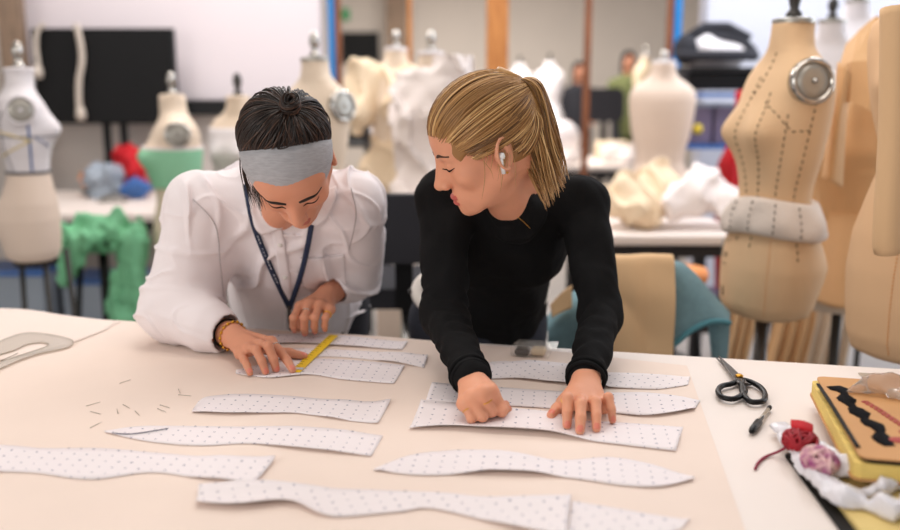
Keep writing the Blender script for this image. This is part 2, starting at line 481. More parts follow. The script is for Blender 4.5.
# forms
M['canvas'] = mat('tan_canvas', (224, 189, 150), 0.75, spec=0.25, var=0.03, vscale=6, bump=0.1, bscale=260)
M['linen'] = mat('cream_linen', (232, 213, 192), 0.8, spec=0.2, var=0.03, bump=0.08, bscale=200)
M['jerseywhite'] = mat('white_form_cover', (226, 220, 222), 0.8, spec=0.2)
M['beigeform'] = mat('beige_form_cover', (224, 204, 188), 0.8, spec=0.2)
M['peach'] = mat('peach_form_cover', (226, 186, 146), 0.8, spec=0.2, var=0.03, bump=0.08, bscale=200)
M['stitch'] = mat('dark_stitch', (70, 58, 46), 0.8)
M['stitch_l'] = mat('orange_stitch', (222, 160, 104), 0.8)
M['fluff'] = mat('white_wadding', (224, 212, 202), 1.0, spec=0.05, bump=0.6, bscale=180)
M['chrome'] = mat('chrome', (190, 186, 180), 0.14, metal=1.0)
M['silver'] = mat('brushed_plate', (172, 168, 160), 0.42, metal=0.7)
M['iron'] = mat('cast_iron', (70, 68, 66), 0.45, metal=0.7)
M['green_band'] = mat('green_cloth', (148, 208, 170), 0.85)
M['green_drape'] = mat('green_chiffon', (126, 198, 152), 0.8, var=0.15, vscale=9)
M['tape_y'] = mat('yellow_tape', (226, 196, 60), 0.6)
M['tape_b'] = mat('blue_tape', (58, 96, 156), 0.6)
M['tape_g'] = mat('grey_tape', (90, 88, 92), 0.6)
M['peach2'] = mat('tan_arm_cover', (214, 178, 138), 0.8, spec=0.2, bump=0.08, bscale=200)
M['paper_tan'] = mat('tan_pattern_paper', (226, 184, 138), 0.75, spec=0.25, var=0.05, vscale=7)
M['beige_cloth'] = mat('beige_calico', (226, 190, 148), 0.85, spec=0.2, var=0.03, bump=0.1, bscale=150)
M['teal'] = mat('teal_wool', (124, 158, 168), 0.95, var=0.1, vscale=50, bump=0.3, bscale=160)
M['teal_rib'] = mat('teal_rib', (84, 138, 150), 0.95, bump=0.3, bscale=200)
M['muslin'] = mat('white_muslin', (240, 230, 226), 0.9, spec=0.15, var=0.03)
M['calico'] = mat('cream_muslin', (236, 214, 184), 0.9, spec=0.15, var=0.06)
M['grey_plastic'] = mat('grey_plastic', (150, 160, 172), 0.4)
M['blue_plastic'] = mat('blue_plastic', (60, 104, 168), 0.4)
M['orange'] = mat('orange_plastic', (226, 140, 66), 0.5)
M['chairfab'] = mat('black_chair_cloth', (38, 38, 44), 0.9, bump=0.2, bscale=150)
M['screen'] = mat('black_screen', (24, 24, 25), 0.6, spec=.2)
M['cable'] = mat('beige_cable', (196, 184, 172), 0.5)
M['wood'] = mat('orange_pine', (196, 132, 72), 0.55, rgb2=(168, 104, 52), vscale=14, stretch=(6, 6, 0.6))
M['wood_d'] = mat('brown_wood', (140, 82, 48), 0.55, rgb2=(112, 64, 38), vscale=14, stretch=(6, 6, 0.6))
M['wood_g'] = mat('grey_brown_wood', (148, 124, 104), 0.7, rgb2=(120, 100, 84), vscale=10, stretch=(6, 6, 0.6))
M['bluepaint'] = mat('blue_paint', (24, 122, 190), 0.5)
M['board'] = mat('white_board', (226, 216, 220), 0.6)
M['wall'] = mat('pale_wall', (206, 198, 192), 0.85, var=0.03, vscale=2)
M['wall_far'] = mat('far_wall_paint', (212, 202, 192), 0.85, var=0.03, vscale=2)
M['wall_blue'] = mat('cool_wall', (206, 206, 216), 0.85)
M['floor'] = mat('grey_floor', (150, 142, 136), 0.5, var=0.12, vscale=4)
M['ceil'] = mat('white_ceiling', (232, 230, 228), 0.9)
M['olive'] = mat('olive_cloth', (110, 116, 74), 0.9)
M['dark_cloth'] = mat('dark_cloth', (44, 44, 50), 0.9)
M['skin_b'] = mat('skin_far', (196, 136, 108), 0.6)
M['exit'] = mat('green_sign', (60, 160, 100), 0.5)
M['purple_box'] = mat('purple_grey_box', (112, 100, 124), 0.5, var=0.15)
M['black_shelf'] = mat('black_shelf', (44, 42, 44), 0.6)

# ================================================================== the room
def struct(name, mb, m, smooth=False):
    o = mb.build(name, m, smooth=smooth); o['kind'] = 'structure'; return o
WB = 6.0        # back wall with the board and the opening
struct('floor', MB().box((0, 6, -0.05), (12, 16, 0.1)), M['floor'])
struct('ceiling', MB().box((0, 6, 3.45), (12, 16, 0.1)), M['ceil'])
xL, xR = -0.83, 1.66            # the opening in the back wall
zTop = 3.4
struct('wall_back_left', MB().box(((-6 + xL) / 2, WB + 0.1, 1.7), (xL + 6, 0.2, 3.4)), M['wall'])
struct('wall_back_right', MB().box(((6 + xR) / 2, WB + 0.1, 1.7), (6 - xR, 0.2, 3.4)), M['wall_blue'])
struct('wall_far', MB().box((0, 13.1, 1.7), (12, 0.2, 3.4)), M['wall_far'])
struct('wall_left', MB().box((-6.05, 9, 1.7), (0.1, 10, 3.4)), M['wall'])
# white projection board on the left wall and its dark ledge
b0 = at(206, 100, Y=WB - 0.03); b1 = at(323, 100, Y=WB - 0.03)
t = thing('whiteboard', ((b0[0] + b1[0]) / 2 - 0.9, WB - 0.02, b0[2]), 'large white board covering the back wall above the black ledge', 'whiteboard')
MB().box(((-2.75 + b1[0]) / 2, WB - 0.02, b0[2] + 0.95), (b1[0] + 2.75, 0.03, 1.9), bev=0.004).build('panel', M['board'], t, smooth=False)
MB().box(((-2.0 + b1[0]) / 2 - 0.1, WB - 0.07, b0[2] - 0.05), (b1[0] + 1.8, 0.12, 0.09), bev=0.006).build('ledge', M['black_plastic'], t, smooth=False)
# posts and mirror-frame timbers round the opening
def post(name, u, w_px, Y, m, label, v0=None, thick=0.06, z0=0.0, z1=3.39):
    c = at(u, 60, Y=Y); w = w_px * Y / FPX
    o = MB().box((c[0], Y, (z0 + z1) / 2), (w, thick, z1 - z0), bev=0.004).build(name, m, smooth=False)
    return o
for i, (nm, u, w, Y, m, z0) in enumerate([
        ('trim_1', 332.5, 6, WB - 0.03, 'bluepaint', 0), ('trim_2', 339, 5, WB - 0.03, 'wood_d', 0), ('trim_3', 410, 4, WB, 'wood', 0),
        ('trim_4', 497, 21, WB, 'wood', 0), ('trim_5', 587, 6, WB, 'wood_d', 0), ('trim_6', 668, 5, WB - 0.03, 'wood_d', 0),
        ('trim_7', 675.5, 7, WB - 0.03, 'bluepaint', 0), ('trim_8', 397, 20, 12.6, 'wood_g', 0), ('trim_9', 15, 24, 5.7, 'wood_g', 0)]):
    o = post(nm, u, w, Y, M[m], '', z0=z0); o['kind'] = 'structure'

# ================================================================== work table
e1 = nrm((2.038, -0.456, 0)); e2 = V(-e1[1], e1[0], 0)
far0 = V(-0.045, 1.949, 0)
RT = np.array([e1, e2, (0, 0, 1)]).T
tb = thing('work_table', far0 + e2 * -0.62, 'long white cutting table in front of the two people', 'table')
MB().box(far0 + e2 * -0.62 + e1 * 0.0 + V(0, 0, TZ - 0.02), (3.3, 1.24, 0.04), R=RT, bev=0.003).build('tabletop', M['table'], tb, smooth=False)
for sx in (-1.45, 1.45):
    for sy in (-0.14, -1.1):
        MB().box(far0 + e1 * sx + e2 * sy + V(0, 0, 0.43), (0.06, 0.06, 0.858), R=RT, bev=0.004).build('leg', M['steel_leg'], tb, smooth=False)
for sy in (-0.14, -1.1):
    MB().box(far0 + e2 * sy + V(0, 0, 0.83), (2.84, 0.03, 0.06), R=RT).build('rail', M['steel_leg'], tb, smooth=False)

# cream pattern paper
def tp(u, v, z=TZ): return at(u, v, z=z)
pp = [far0 + e1 * -1.5 + e2 * -0.003, tp(380, 336.5), tp(560, 352), tp(687, 366), tp(745, 530), tp(765, 590), far0 + e1 * 0.2 + e2 * -1.22, far0 + e1 * -1.5 + e2 * -1.22]
pp = [V(p[0], p[1], 0) for p in pp]
def flat_poly(name, pts, z, th, m, label, cat, group=None):
    P = [(p[0], p[1]) for p in pts]
    if sum(P[i][0] * P[(i + 1) % len(P)][1] - P[(i + 1) % len(P)][0] * P[i][1] for i in range(len(P))) < 0: P = P[::-1]
    o = MB().prism(P, z, z + th).build(name, m, smooth=False); return tag(o, label, cat, group)
flat_poly('pattern_paper', pp, TZ + 0.0004, 0.0005, M['manila'], 'big cream paper sheet covering most of the white cutting table', 'paper')
def sheet_obj(name, G, th, m, label=None, cat=None, group=None, parent=None):
    o = MB().sheet(G, th).build(name, m, parent); return tag(o, label, cat, group)
q = [[tp(-60, 306) , tp(25, 311.5), tp(70, 317), tp(121, 323)], [tp(-60, 330), tp(20, 330), tp(66, 332), tp(112, 327)], [tp(-70, 372), tp(0, 362), tp(66, 346), tp(108, 330)]]
G = bigrid(q, 12, 16)
G[:, :, 2] = TZ + 0.0018
G[0, :, 2] += 0.0012 + 0.003 * np.exp(-((np.linspace(0, 1, 16) - 0.45) / 0.12) ** 2); G[-1, :, 2] += 0.0012
sheet_obj('pattern_paper', G, 0.0005, M['manila2'], 'pale paper sheet under the clear curved ruler, at the table corner', 'paper')

# dotted paper pattern pieces: edges as seen, left to right
NZ = Noise(5, 9.0)
def piece(top, bot, label, m='dots_a', lift=0.0034, base=0.0016, seed=0):
    n = 40; nv = 7
    T = smooth_path([tp(*p) for p in top], n); B = smooth_path([tp(*p) for p in bot], n)
    G = np.stack([T + (B - T) * s for s in np.linspace(0, 1, nv)], axis=1)
    nz = Noise(seed + 11, 16.0)
    s = np.linspace(0, 1, nv)[None, :]
    w = np.clip(nz.pt(G * V(1, 0.3, 1)), 0, 1.3)
    G[:, :, 2] = TZ + base + lift * (w * (0.1 + 0.9 * np.abs(2 * s - 1) ** 2.2) + 0.25 * np.clip((s - 0.8) / 0.2, 0, 1))
    ends = np.minimum(np.arange(n), np.arange(n)[::-1])[:, None]
    G[:, :, 2] += 0.0035 * np.exp(-(ends / 2.0) ** 2) * np.clip(nz.pt(G * 2 + 1), 0, 1)
    sheet_obj('pattern_piece', G, 0.0004, M[m], label, 'pattern piece', 'dotted paper pattern pieces on the table')
piece([(193, 412), (208, 399), (255, 397), (310, 399), (350, 402), (391, 402)], [(192, 414), (228, 416), (270, 415), (300, 415), (340, 421), (378, 425)],
      'dotted paper strip with a pointed left end, nearest row below the headband wearer\'s hands', seed=1)
piece([(104, 432), (140, 427), (200, 427), (260, 428), (320, 431), (383, 437)], [(106, 434), (150, 443), (200, 447), (250, 445), (300, 451), (371, 458)],
      'dotted paper strip with a dark blue thread across its pointed left tip', seed=2)
piece([(-30, 446), (40, 449), (100, 449), (150, 453), (210, 458), (276, 461)], [(-30, 474), (30, 474), (90, 481), (150, 474), (200, 480), (254, 487)],
      'dotted paper strip running out of the picture at the left edge', seed=3)
piece([(199, 490), (250, 487), (320, 489), (380, 491), (450, 494), (500, 500), (571, 500)], [(196, 508), (240, 511), (290, 507), (330, 519), (400, 514), (440, 512), (566, 545)],
      'pale dotted paper strip lowest in the middle, spanning between both people', 'dots_b', seed=4, lift=0.008)
piece([(572, 502), (610, 508), (650, 515), (690, 521)], [(566, 545), (600, 548), (640, 542), (682, 530)],
      'short dotted paper strip cut off by the bottom of the picture', 'dots_b', seed=14)
piece([(236, 371), (280, 362), (330, 360), (370, 363), (405, 367)], [(236, 375), (270, 379), (310, 376), (345, 381), (394, 385)],
      'dotted paper strip under the headband wearer\'s flat hand', seed=5, base=0.0022)
piece([(250, 352), (300, 349), (350, 351), (400, 354), (428, 357)], [(256, 362), (310, 358), (340, 358), (380, 362), (424, 369)],
      'dotted paper strip beneath the far half of the yellow ruler', 'dots_b', seed=6, lift=0.003)
piece([(262, 337), (310, 336), (360, 339), (408, 343)], [(262, 346), (300, 345), (350, 348), (402, 351)],
      'narrow dotted paper strip along the table edge under the headband wearer\'s raised hand', 'dots_a', seed=7, lift=0.003)
piece([(462, 366), (500, 362), (540, 364), (580, 368)], [(470, 381), (510, 380), (540, 383), (575, 387)],
      'dotted paper strip just in front of the small plastic box', 'dots_b', seed=8, lift=0.004)
piece([(602, 373), (640, 374), (670, 376), (690, 378)], [(604, 389), (640, 390), (662, 390), (688, 386)],
      'short dotted paper strip peeping out right of the blond person\'s flat hand cuff', 'dots_b', seed=9, lift=0.004)
piece([(432, 384), (470, 386), (540, 391), (600, 394), (650, 396), (700, 402)], [(426, 402), (470, 405), (540, 409), (600, 413), (650, 418), (694, 412)],
      'dotted paper strip passing beneath both of the blond person\'s hands', seed=10, base=0.002)
piece([(421, 406), (470, 411), (530, 416), (580, 421), (630, 424), (683, 428)], [(409, 431), (450, 431), (490, 434), (540, 437), (600, 444), (676, 453)],
      'broad dotted paper strip under the blond person\'s fingertips', seed=11, lift=0.008)
piece([(374, 470), (410, 456), (450, 452), (500, 456), (560, 461), (610, 458), (650, 465), (694, 480)], [(374, 472), (420, 477), (480, 476), (545, 478), (580, 481), (620, 487), (660, 489), (694, 482)],
      'long dotted paper strip in the row below the broad one', 'dots_a', seed=12, lift=0.006)
# pencil line on the tip strip
o = MB().tube(smooth_path([tp(112, 433, TZ + .0035), tp(125, 434, TZ + .0035), tp(140, 433, TZ + .0035), tp(168, 428.5, TZ + .004)], 14), 0.0009, 5).build('thread_strand', M['navy'])
tag(o, 'thin dark blue thread lying along the pointed tip of a dotted strip', 'thread')

# pins
pin_px = [((90, 405), (97, 403)), ((92, 412), (100, 414)), ((122, 404), (131, 409)), ((156, 408), (168, 413)), ((160, 405), (170, 408)), ((178, 388), (181, 395)), ((180, 395), (190, 396)),
          ((118, 413), (117, 409)), ((121, 383), (130, 380)), ((92, 427), (100, 423)), ((136, 412), (139, 415))]
first = None
for k, (a, b) in enumerate(pin_px):
    A, B = tp(*a, z=TZ + .0018), tp(*b, z=TZ + .0018)
    ang = math.atan2(B[1] - A[1], B[0] - A[0])
    if first is None:
        mb = MB().tube([(-.013, 0, 0), (.010, 0, 0), (.0135, 0, 0)], [.0005, .0005, .0001], 5); mb.ball((-.013, 0, 0), .0010, 6)
        first = mb.build('dressmaker_pin', M['pin']); o = first
    else:
        o = first.copy(); COL.objects.link(o)
    o.location = tuple((A + B) / 2 - V(0, 0, 0.0007)); o.rotation_euler = (0, 0, ang)
    tag(o, 'steel dressmaking pin scattered on the cream paper, left of the dotted strips', 'pin', 'pins scattered on the cream paper')

# clear curved ruler at the left edge
outl = [(-62, 372), (-20, 352), (20, 336), (45, 336), (69, 341), (73, 345), (66, 350), (35, 357), (0, 371), (-50, 400)]
inn = [(-50, 376), (-10, 360), (15, 352), (27, 346.5), (42, 344.5), (49, 347), (40, 351), (10, 361), (-20, 374), (-46, 388)]
zz = TZ + 0.0035
O = smooth_path([tp(*p) for p in outl + outl[:1]], 61)[:-1]; I = smooth_path([tp(*p) for p in inn + inn[:1]], 61)[:-1]
ruler = thing('curved_ruler', (O.mean(0)[0], O.mean(0)[1], TZ + .003), 'transparent plastic curved ruler with a slot, lying at the left edge', 'ruler')
mb = MB(); n = 60
vs = np.vstack([O + V(0, 0, zz - TZ), I + V(0, 0, zz - TZ), O + V(0, 0, zz - TZ + .0022), I + V(0, 0, zz - TZ + .0022)]); fs = []
for i in range(n):
    j = (i + 1) % n
    fs += [(i, n + i, n + j, j), (2 * n + i, 2 * n + j, 3 * n + j, 3 * n + i), (i, j, 2 * n + j, 2 * n + i), (n + i, 3 * n + i, 3 * n + j, n + j)]
mb._add(vs, fs).build('blade', M['clear'], ruler, smooth=False)
for nm, L in (('outer_edge', O), ('slot_edge', I)):
    MB().tube(L + V(0, 0, zz - TZ + .0011), 0.0014, 6, closed=True).build(nm, M['clear_edge'], ruler)
MB().tube(smooth_path([tp(-50, 380, TZ + .0062), tp(0, 361, TZ + .0062), tp(18, 353, TZ + .0062)], 12), 0.0006, 5).build('scale_line', M['tick'], ruler)

# black-handled shears
c = tp(741, 384, TZ)
sh = thing('scissors', (c[0], c[1], TZ), 'black-handled tailor\'s shears lying open on the white tabletop', 'scissors')
tip = tp(716, 358, TZ + .006); piv = tp(739, 378, TZ + .010)
hl = [tp(*p, z=TZ + .009) for p in [(738, 381), (731, 384), (722, 386), (718, 391), (722, 397), (733, 399), (742, 395), (745, 390)]]
hr = [tp(*p, z=TZ + .009) for p in [(744, 380), (751, 382), (760, 387), (765, 394), (763, 401), (752, 402), (746, 398), (742, 390)]]
MB().tube(smooth_path(hl + hl[:1], 41)[:-1], .0052, 8, closed=True).build('handle', M['black_plastic'], sh)
MB().tube(smooth_path(hr + hr[:1], 41)[:-1], .0052, 8, closed=True).build('handle', M['black_plastic'], sh)
def blade(a, b, w, side, z):
    d = nrm(b - a); p = V(-d[1], d[0], 0) * side
    L = np.linalg.norm(b - a)
    P = [a, a + d * L * .55 + p * w * .6, b + p * w, b - p * w * .3 + d * .006, a + d * L * .5 - p * w * .25]
    P = [(x[0], x[1]) for x in P]
    if side < 0: P = P[::-1]
    mb = MB(); mb.prism(P, z, z + .0035); return mb
bl = blade(tip, piv + nrm(piv - tip) * .03, .014, 1, TZ + .005); bl.build('blade', M['dark_metal'], sh, smooth=False)
bl = blade(tip + V(.004, -.002, 0), piv + nrm(piv - tip) * .034, .015, -1, TZ + .0095); bl.build('blade', M['dark_metal'], sh, smooth=False)
MB().lathe([(.001, 0), (.0075, 0), (.0075, .003), (.004, .005), (.001, .005)], piv + V(0, 0, .003), 14).build('pivot_screw', M['brass'], sh)
# pen
a, b = tp(751, 432, TZ + .0075), tp(770, 407, TZ + .0075); d = nrm(b - a)
pn = thing('pen', tp(760, 420), 'short black-capped clear ballpoint pen beside the shears', 'pen')
L = np.linalg.norm(b - a)
MB().lathe([(.001, L * .3), (.0036, L * .3), (.0036, L * .93), (.001, L * .93)], a, 10, d).build('barrel', M['clear_edge'], pn)
MB().lathe([(.0005, L * .32), (.0014, L * .33), (.0014, L * .9), (.0005, L * .92)], a, 8, d).build('ink_tube', M['ink'], pn)
MB().lathe([(.001, -.001), (.0042, .002), (.0062, .012), (.0066, L * .38), (.001, L * .4)], a, 10, d).build('cap', M['black_plastic'], pn)
MB().box(a + d * L * .27 + V(.006, .004, .0045), (.003, L * .4, .003), rz=math.atan2(d[1], d[0]) - PI / 2).build('clip', M['black_plastic'], pn, smooth=False)
MB().lathe([(.001, L * .9), (.004, L * .9), (.0042, L * .99), (.001, L)], a, 10, d).build('end_plug', M['black_plastic'], pn)

# yellow plastic ruler held by the headband wearer
a, b = tp(296, 371, TZ + .005), tp(333, 336, TZ + .007); d = nrm(b - a); L = np.linalg.norm(b - a) + .01; w = nrm(np.cross((0, 0, 1), d)); nn = np.cross(d, w)
RR = np.array([w, d, nn]).T
yr = thing('yellow_ruler', tuple((a + b) / 2 - V(0, 0, .004)), 'slim yellow ruler pinned under the headband wearer\'s fingertip', 'ruler')
MB().box((a + b) / 2, (.021, L, .0022), R=RR, bev=.0006).build('blade', M['yellow'], yr, smooth=False)
mb = MB()
for k in range(16):
    mb.box(a + d * (L * (k + .7) / 17) + w * .006 + nn * .0013, (.008 if k % 2 else .012, .0012, .0004), R=RR)
mb.build('scale_marks', M['tick'], yr, smooth=False)
MB().box(a + d * .012 + nn * .0016, (.022, .012, .0006), R=RR).build('white_tab', M['white_print'], yr, smooth=False)

# small clear box by the blond person's waist
c = tp(531, 356)
bx = thing('pin_box', (c[0], c[1], TZ + .002), 'small clear lidded box of pins at the table edge before the blond person', 'box')
MB().box((c[0], c[1], TZ + .013), (.082, .046, .021), R=RT, bev=.003).build('box_body', M['thin_clear'], bx, smooth=False)
MB().box((c[0] + .012, c[1], TZ + .0255), (.088, .05, .004), R=RT, bev=.001).build('lid', M['thin_clear'], bx, smooth=False)
MB().box((c[0] - .018, c[1], TZ + .0115), (.03, .03, .014), R=RT, bev=.004).build('dark_filling', M['dark_metal'], bx, smooth=False)
MB().box((c[0] + .016, c[1], TZ + .0115), (.03, .034, .013), R=RT, bev=.004).build('cream_filling', M['calico'], bx, smooth=False)

# ---- pile at the right: folder, white film bag, sketchbook, threads
Kz = 0.958
A, B = tp(816, 376, Kz), tp(860, 457, Kz); bd = nrm(B - A); br = nrm(V(-bd[1], bd[0], 0)); 
if br[0] < 0: br = -br
LB = np.linalg.norm(B - A); WK = .25
Rk = np.array([br, -bd, (0, 0, 1)]).T      # local x to the right, y away
ctr = (A + B) / 2 + br * WK / 2; ctr[2] = 0
def rr(w, l, r, n=6, x0=0, y0=0):
    P = []
    for cx, cy, a0 in ((w / 2 - r, l / 2 - r, 0), (-w / 2 + r, l / 2 - r, PI / 2), (-w / 2 + r, -l / 2 + r, PI), (w / 2 - r, -l / 2 + r, 1.5 * PI)):
        for k in range(n + 1):
            P.append((x0 + cx + r * math.cos(a0 + k * PI / 2 / n), y0 + cy + r * math.sin(a0 + k * PI / 2 / n)))
    return P
# black folder with yellowed sheets under everything
fc = tp(905, 482, TZ); fcc = V(fc[0], fc[1], 0)
fd = nrm(tp(835, 526) - tp(783, 455)); fr = nrm(V(-fd[1], fd[0], 0)); fr = fr if fr[0] > 0 else -fr
Rf = np.array([fr, -fd, (0, 0, 1)]).T
f0 = tp(783, 455); fctr = f0 + fd * .16 + fr * .15; fctr[2] = 0
fo = thing('folder', (fctr[0], fctr[1], TZ), 'black folder of yellowed sheets at the bottom of the right-hand pile', 'folder')
MB().prism(rr(.30, .32, .012), TZ + .001, TZ + .004, R=Rf, c=fctr).build('cover', M['folder'], fo, smooth=False)
MB().prism(rr(.285, .30, .006), TZ + .0042, TZ + .011, R=Rf, c=fctr + fr * .012).build('sheets', M['oldyellow'], fo, smooth=False)
# crumpled white film bag
F = Field((0.40, 0.95, TZ + .0115), (0.95, 1.55, TZ + .08), .0035)
bq = [tp(800, 440, TZ + .016), tp(815, 470, TZ + .016), tp(846, 500, TZ + .018), tp(888, 511, TZ + .018), tp(935, 514, TZ + .018)]
bq2 = [tp(775, 428, TZ + .012), tp(800, 440, TZ + .018), tp(850, 470, TZ + .02), tp(900, 480, TZ + .02), tp(960, 490, TZ + .02)]
for i in range(4):
    F.cone(bq[i], bq[i + 1], .012, .016, .02); F.cone(bq2[i], bq2[i + 1], .007 if i == 0 else .013, .015, .02); F.cone(bq[i], bq2[i + 1], .011, .015, .02)
for a_, b_ in ((tp(777, 430, TZ + .013), tp(800, 462, TZ + .014)), (tp(786, 428, TZ + .013), tp(816, 470, TZ + .014)), (tp(800, 462, TZ + .014), tp(826, 492, TZ + .015))): F.cone(a_, b_, .0075, .011, .015)
n1 = Noise(21, 55, 8); n2 = Noise(22, 120, 8)
F.bend(lambda X, Y, Z: .006 * np.abs(n1(X, Y, Z)) + .0025 * np.abs(n2(X, Y, Z)) - .004)
F.floor_at(TZ + .0125)
# cut away where the book lies
F.box(ctr + V(0, 0, Kz - .012), (WK / 2 + .003, LB / 2 + .003, .024), R=Rk.T, rnd=.004, sub=True)
o = F.build('plastic_bag', M['bag']); tag(o, 'crumpled white plastic bag squashed under the sketchbook', 'bag')
# sketchbook
bk = thing('sketchbook', (ctr[0], ctr[1], Kz - .034), 'thick kraft-covered sketchbook with a black brush mark on its cover', 'book')
MB().prism(rr(WK, LB, .014), Kz - .0025, Kz, R=Rk, c=ctr).build('cover', M['kraft'], bk, smooth=False)
MB().prism(rr(WK - .006, LB - .006, .014), Kz - .0085, Kz - .0027, R=Rk, c=ctr + br * .002).build('dark_leaf', M['folder'], bk, smooth=False)
MB().prism(rr(WK + .006, LB + .004, .012), Kz - .030, Kz - .0087, R=Rk, c=ctr - br * .004 ).build('page_block', M['page'], bk, smooth=False)
MB().prism(rr(WK + .01, LB + .008, .014), Kz - .0335, Kz - .0302, R=Rk, c=ctr - br * .004).build('back_cover', M['kraft'], bk, smooth=False)
def cov(u, v, dz=.0006): return tp(u, v, Kz + dz)
brk = [cov(*p) for p in [(833, 386), (843, 392), (848, 402), (858, 411), (866, 420), (878, 428), (883, 440), (890, 446)]]
L = smooth_path(brk, 60); rs = np.random.RandomState(3)
wv = .011 + .004 * np.sin(np.linspace(0, 30, 60)) + rs.uniform(-.002, .002, 60); tn = np.gradient(L, axis=0); nn_ = np.stack([-tn[:, 1], tn[:, 0], 0 * tn[:, 0]], 1); nn_ /= np.linalg.norm(nn_, axis=1, keepdims=True)
G = np.stack([L - nn_ * wv[:, None], L, L + nn_ * wv[:, None]], axis=1); sheet_obj('brush_mark', G, .0006, M['ink'], parent=bk)
zz_ = smooth_path([cov(*p) for p in [(864, 401), (876, 408), (888, 416), (902, 425), (918, 434)]], 50)
mb = MB()
for sgn in (-1, 1):
    tn = np.gradient(zz_, axis=0); pn_ = np.stack([-tn[:, 1], tn[:, 0], 0 * tn[:, 0]], 1); pn_ /= np.linalg.norm(pn_, axis=1, keepdims=True)
    mb.tube(zz_ + pn_ * (.005 * sgn * np.sin(np.linspace(0, 40, 50)))[:, None], .0022, 5, flat=.3, up=(0, 0, 1))
mb.build('red_braid_print', M['redprint'], bk)
mb = MB(); mb.ball(cov(899, 440), (.016, .012, .0008), 12); mb.ball(cov(907, 432), (.012, .01, .0008), 12); mb.build('red_blot_print', M['redprint'], bk)
# small orange brand-like tab left of the braid and dark elastic
mb = MB().tube(smooth_path([cov(818, 384, .002), cov(830, 402, .002), cov(846, 428, .002), cov(858, 447, .002)], 20), .0035, 6, flat=.4, up=(0, 0, 1)); mb.build('elastic_band', M['folder'], bk)
# clear film at the far side of the book
F = Field((0.55, 1.25, TZ + .001), (1.0, 1.62, TZ + .10), .005)
fp = [tp(848, 392, TZ + .06), tp(868, 386, TZ + .07), tp(890, 385, TZ + .075), tp(930, 396, TZ + .07)]
for i in range(3): F.cone(fp[i] + V(.05, -.03, 0), fp[i + 1] + V(.05, -.03, 0), .006, .010, .015); F.cone(fp[i], fp[i + 1], .012 if i else .004, .014, .02)
n3 = Noise(31, 60, 8); F.bend(lambda X, Y, Z: .007 * np.abs(n3(X, Y, Z)) - .004)
F.box(ctr + V(0, 0, Kz - .03), (WK / 2 + .003, LB / 2 + .003, .0325), R=Rk.T, rnd=.003, sub=True)
F.cone(fp[1] + V(.03, .01, -.05), fp[3] + V(.03, .01, -.05), .03, .03, .02)
F.box(ctr + V(0, 0, Kz - .03), (WK / 2 + .003, LB / 2 + .003, .0325), R=Rk.T, rnd=.003, sub=True)
F.floor_at(TZ + .004)
o = F.build('plastic_film', M['film']); tag(o, 'crinkled see-through film bunched at the far edge of the sketchbook', 'plastic film')
# metal set square at the far right
c0 = [tp(858, 374, TZ), tp(960, 379, TZ), tp(960, 395, TZ), tp(868, 384, TZ)]
c1 = [tp(872, 376.5, TZ), tp(950, 380, TZ), tp(950, 384, TZ), tp(874, 380.5, TZ)]
vs = [p + V(0, 0, z) for z in (.001, .003) for p in c0] + [p + V(0, 0, z) for z in (.001, .003) for p in c1]; fs = []
for i in range(4):
    j = (i + 1) % 4
    fs += [(i, j, 4 + j, 4 + i), (8 + i, 12 + i, 12 + j, 8 + j), (4 + i, 4 + j, 12 + j, 12 + i), (i, 8 + i, 8 + j, j)]
o = MB()._add(vs, fs).build('set_square', M['clear_edge'], smooth=False); tag(o, 'grey drafting set square at the right edge behind the sketchbook', 'set square')
# threads
rng = random.Random(4)
def tangle(name, c, R3, n, r, m, label, cat, seed, tail=None):
    rs = np.random.RandomState(seed); mb = MB()
    for k in range(n):
        ax = nrm(rs.normal(size=3)); x, y, _ = frame_of(ax); rad = rs.uniform(.55, 1.0); ph = rs.uniform(0, 6)
        P = []
        for t_ in np.linspace(0, 2 * PI, 22)[:-1]:
            p = (x * math.cos(t_) + y * math.sin(t_)) * rad + ax * .25 * math.sin(2 * t_ + ph)
            P.append(np.maximum(c + p * R3, V(-9, -9, TZ + .0125 + r)))
        mb.tube(P, r, 5, closed=True)
    if tail is not None: mb.tube(tail, r * 1.05, 6)
    o = mb.build(name, m); return tag(o, label, cat)
tangle('thread_skein', tp(800, 441, TZ + .030), V(.026, .030, .017), 26, .0026, M['red'], 'tangle of dark red thread spilling from under the sketchbook', 'thread', 1)
tl = smooth_path([tp(793, 441, TZ + .028), tp(785, 448, TZ + .02), tp(775, 453, TZ + .006), tp(765, 457, TZ + .003), tp(758, 463, TZ + .003), tp(755, 469, TZ + .003)], 24)
tag(MB().tube(tl, .0022, 6).build('yarn_strand', M['crimson']), 'loose crimson yarn end trailing onto the white tabletop', 'yarn')
t = thing('ribbon_roll', tp(800, 423, TZ + .012), 'bright red flat ribbon scrap above the red thread tangle', 'ribbon')
G = bigrid([[tp(791, 420, TZ + .05), tp(803, 421, TZ + .054), tp(813, 425, TZ + .05)], [tp(791, 426, TZ + .046), tp(803, 428, TZ + .05), tp(813, 431, TZ + .046)], [tp(794, 432, TZ + .040), tp(804, 433, TZ + .042), tp(812, 436, TZ + .04)]], 10, 12)
MB().sheet(G, .002).build('band', M['redcloth'], t); MB().tube([tp(793, 430, TZ + .034), tp(812, 433, TZ + .034)], .009, 10).build('roll', M['redcloth'], t)
tangle('yarn_clump', tp(820, 461, TZ + .034), V(.024, .034, .018), 22, .0032, M['pinkmix'], 'pink, white and purple yarn clump against the sketchbook edge', 'yarn', 6)
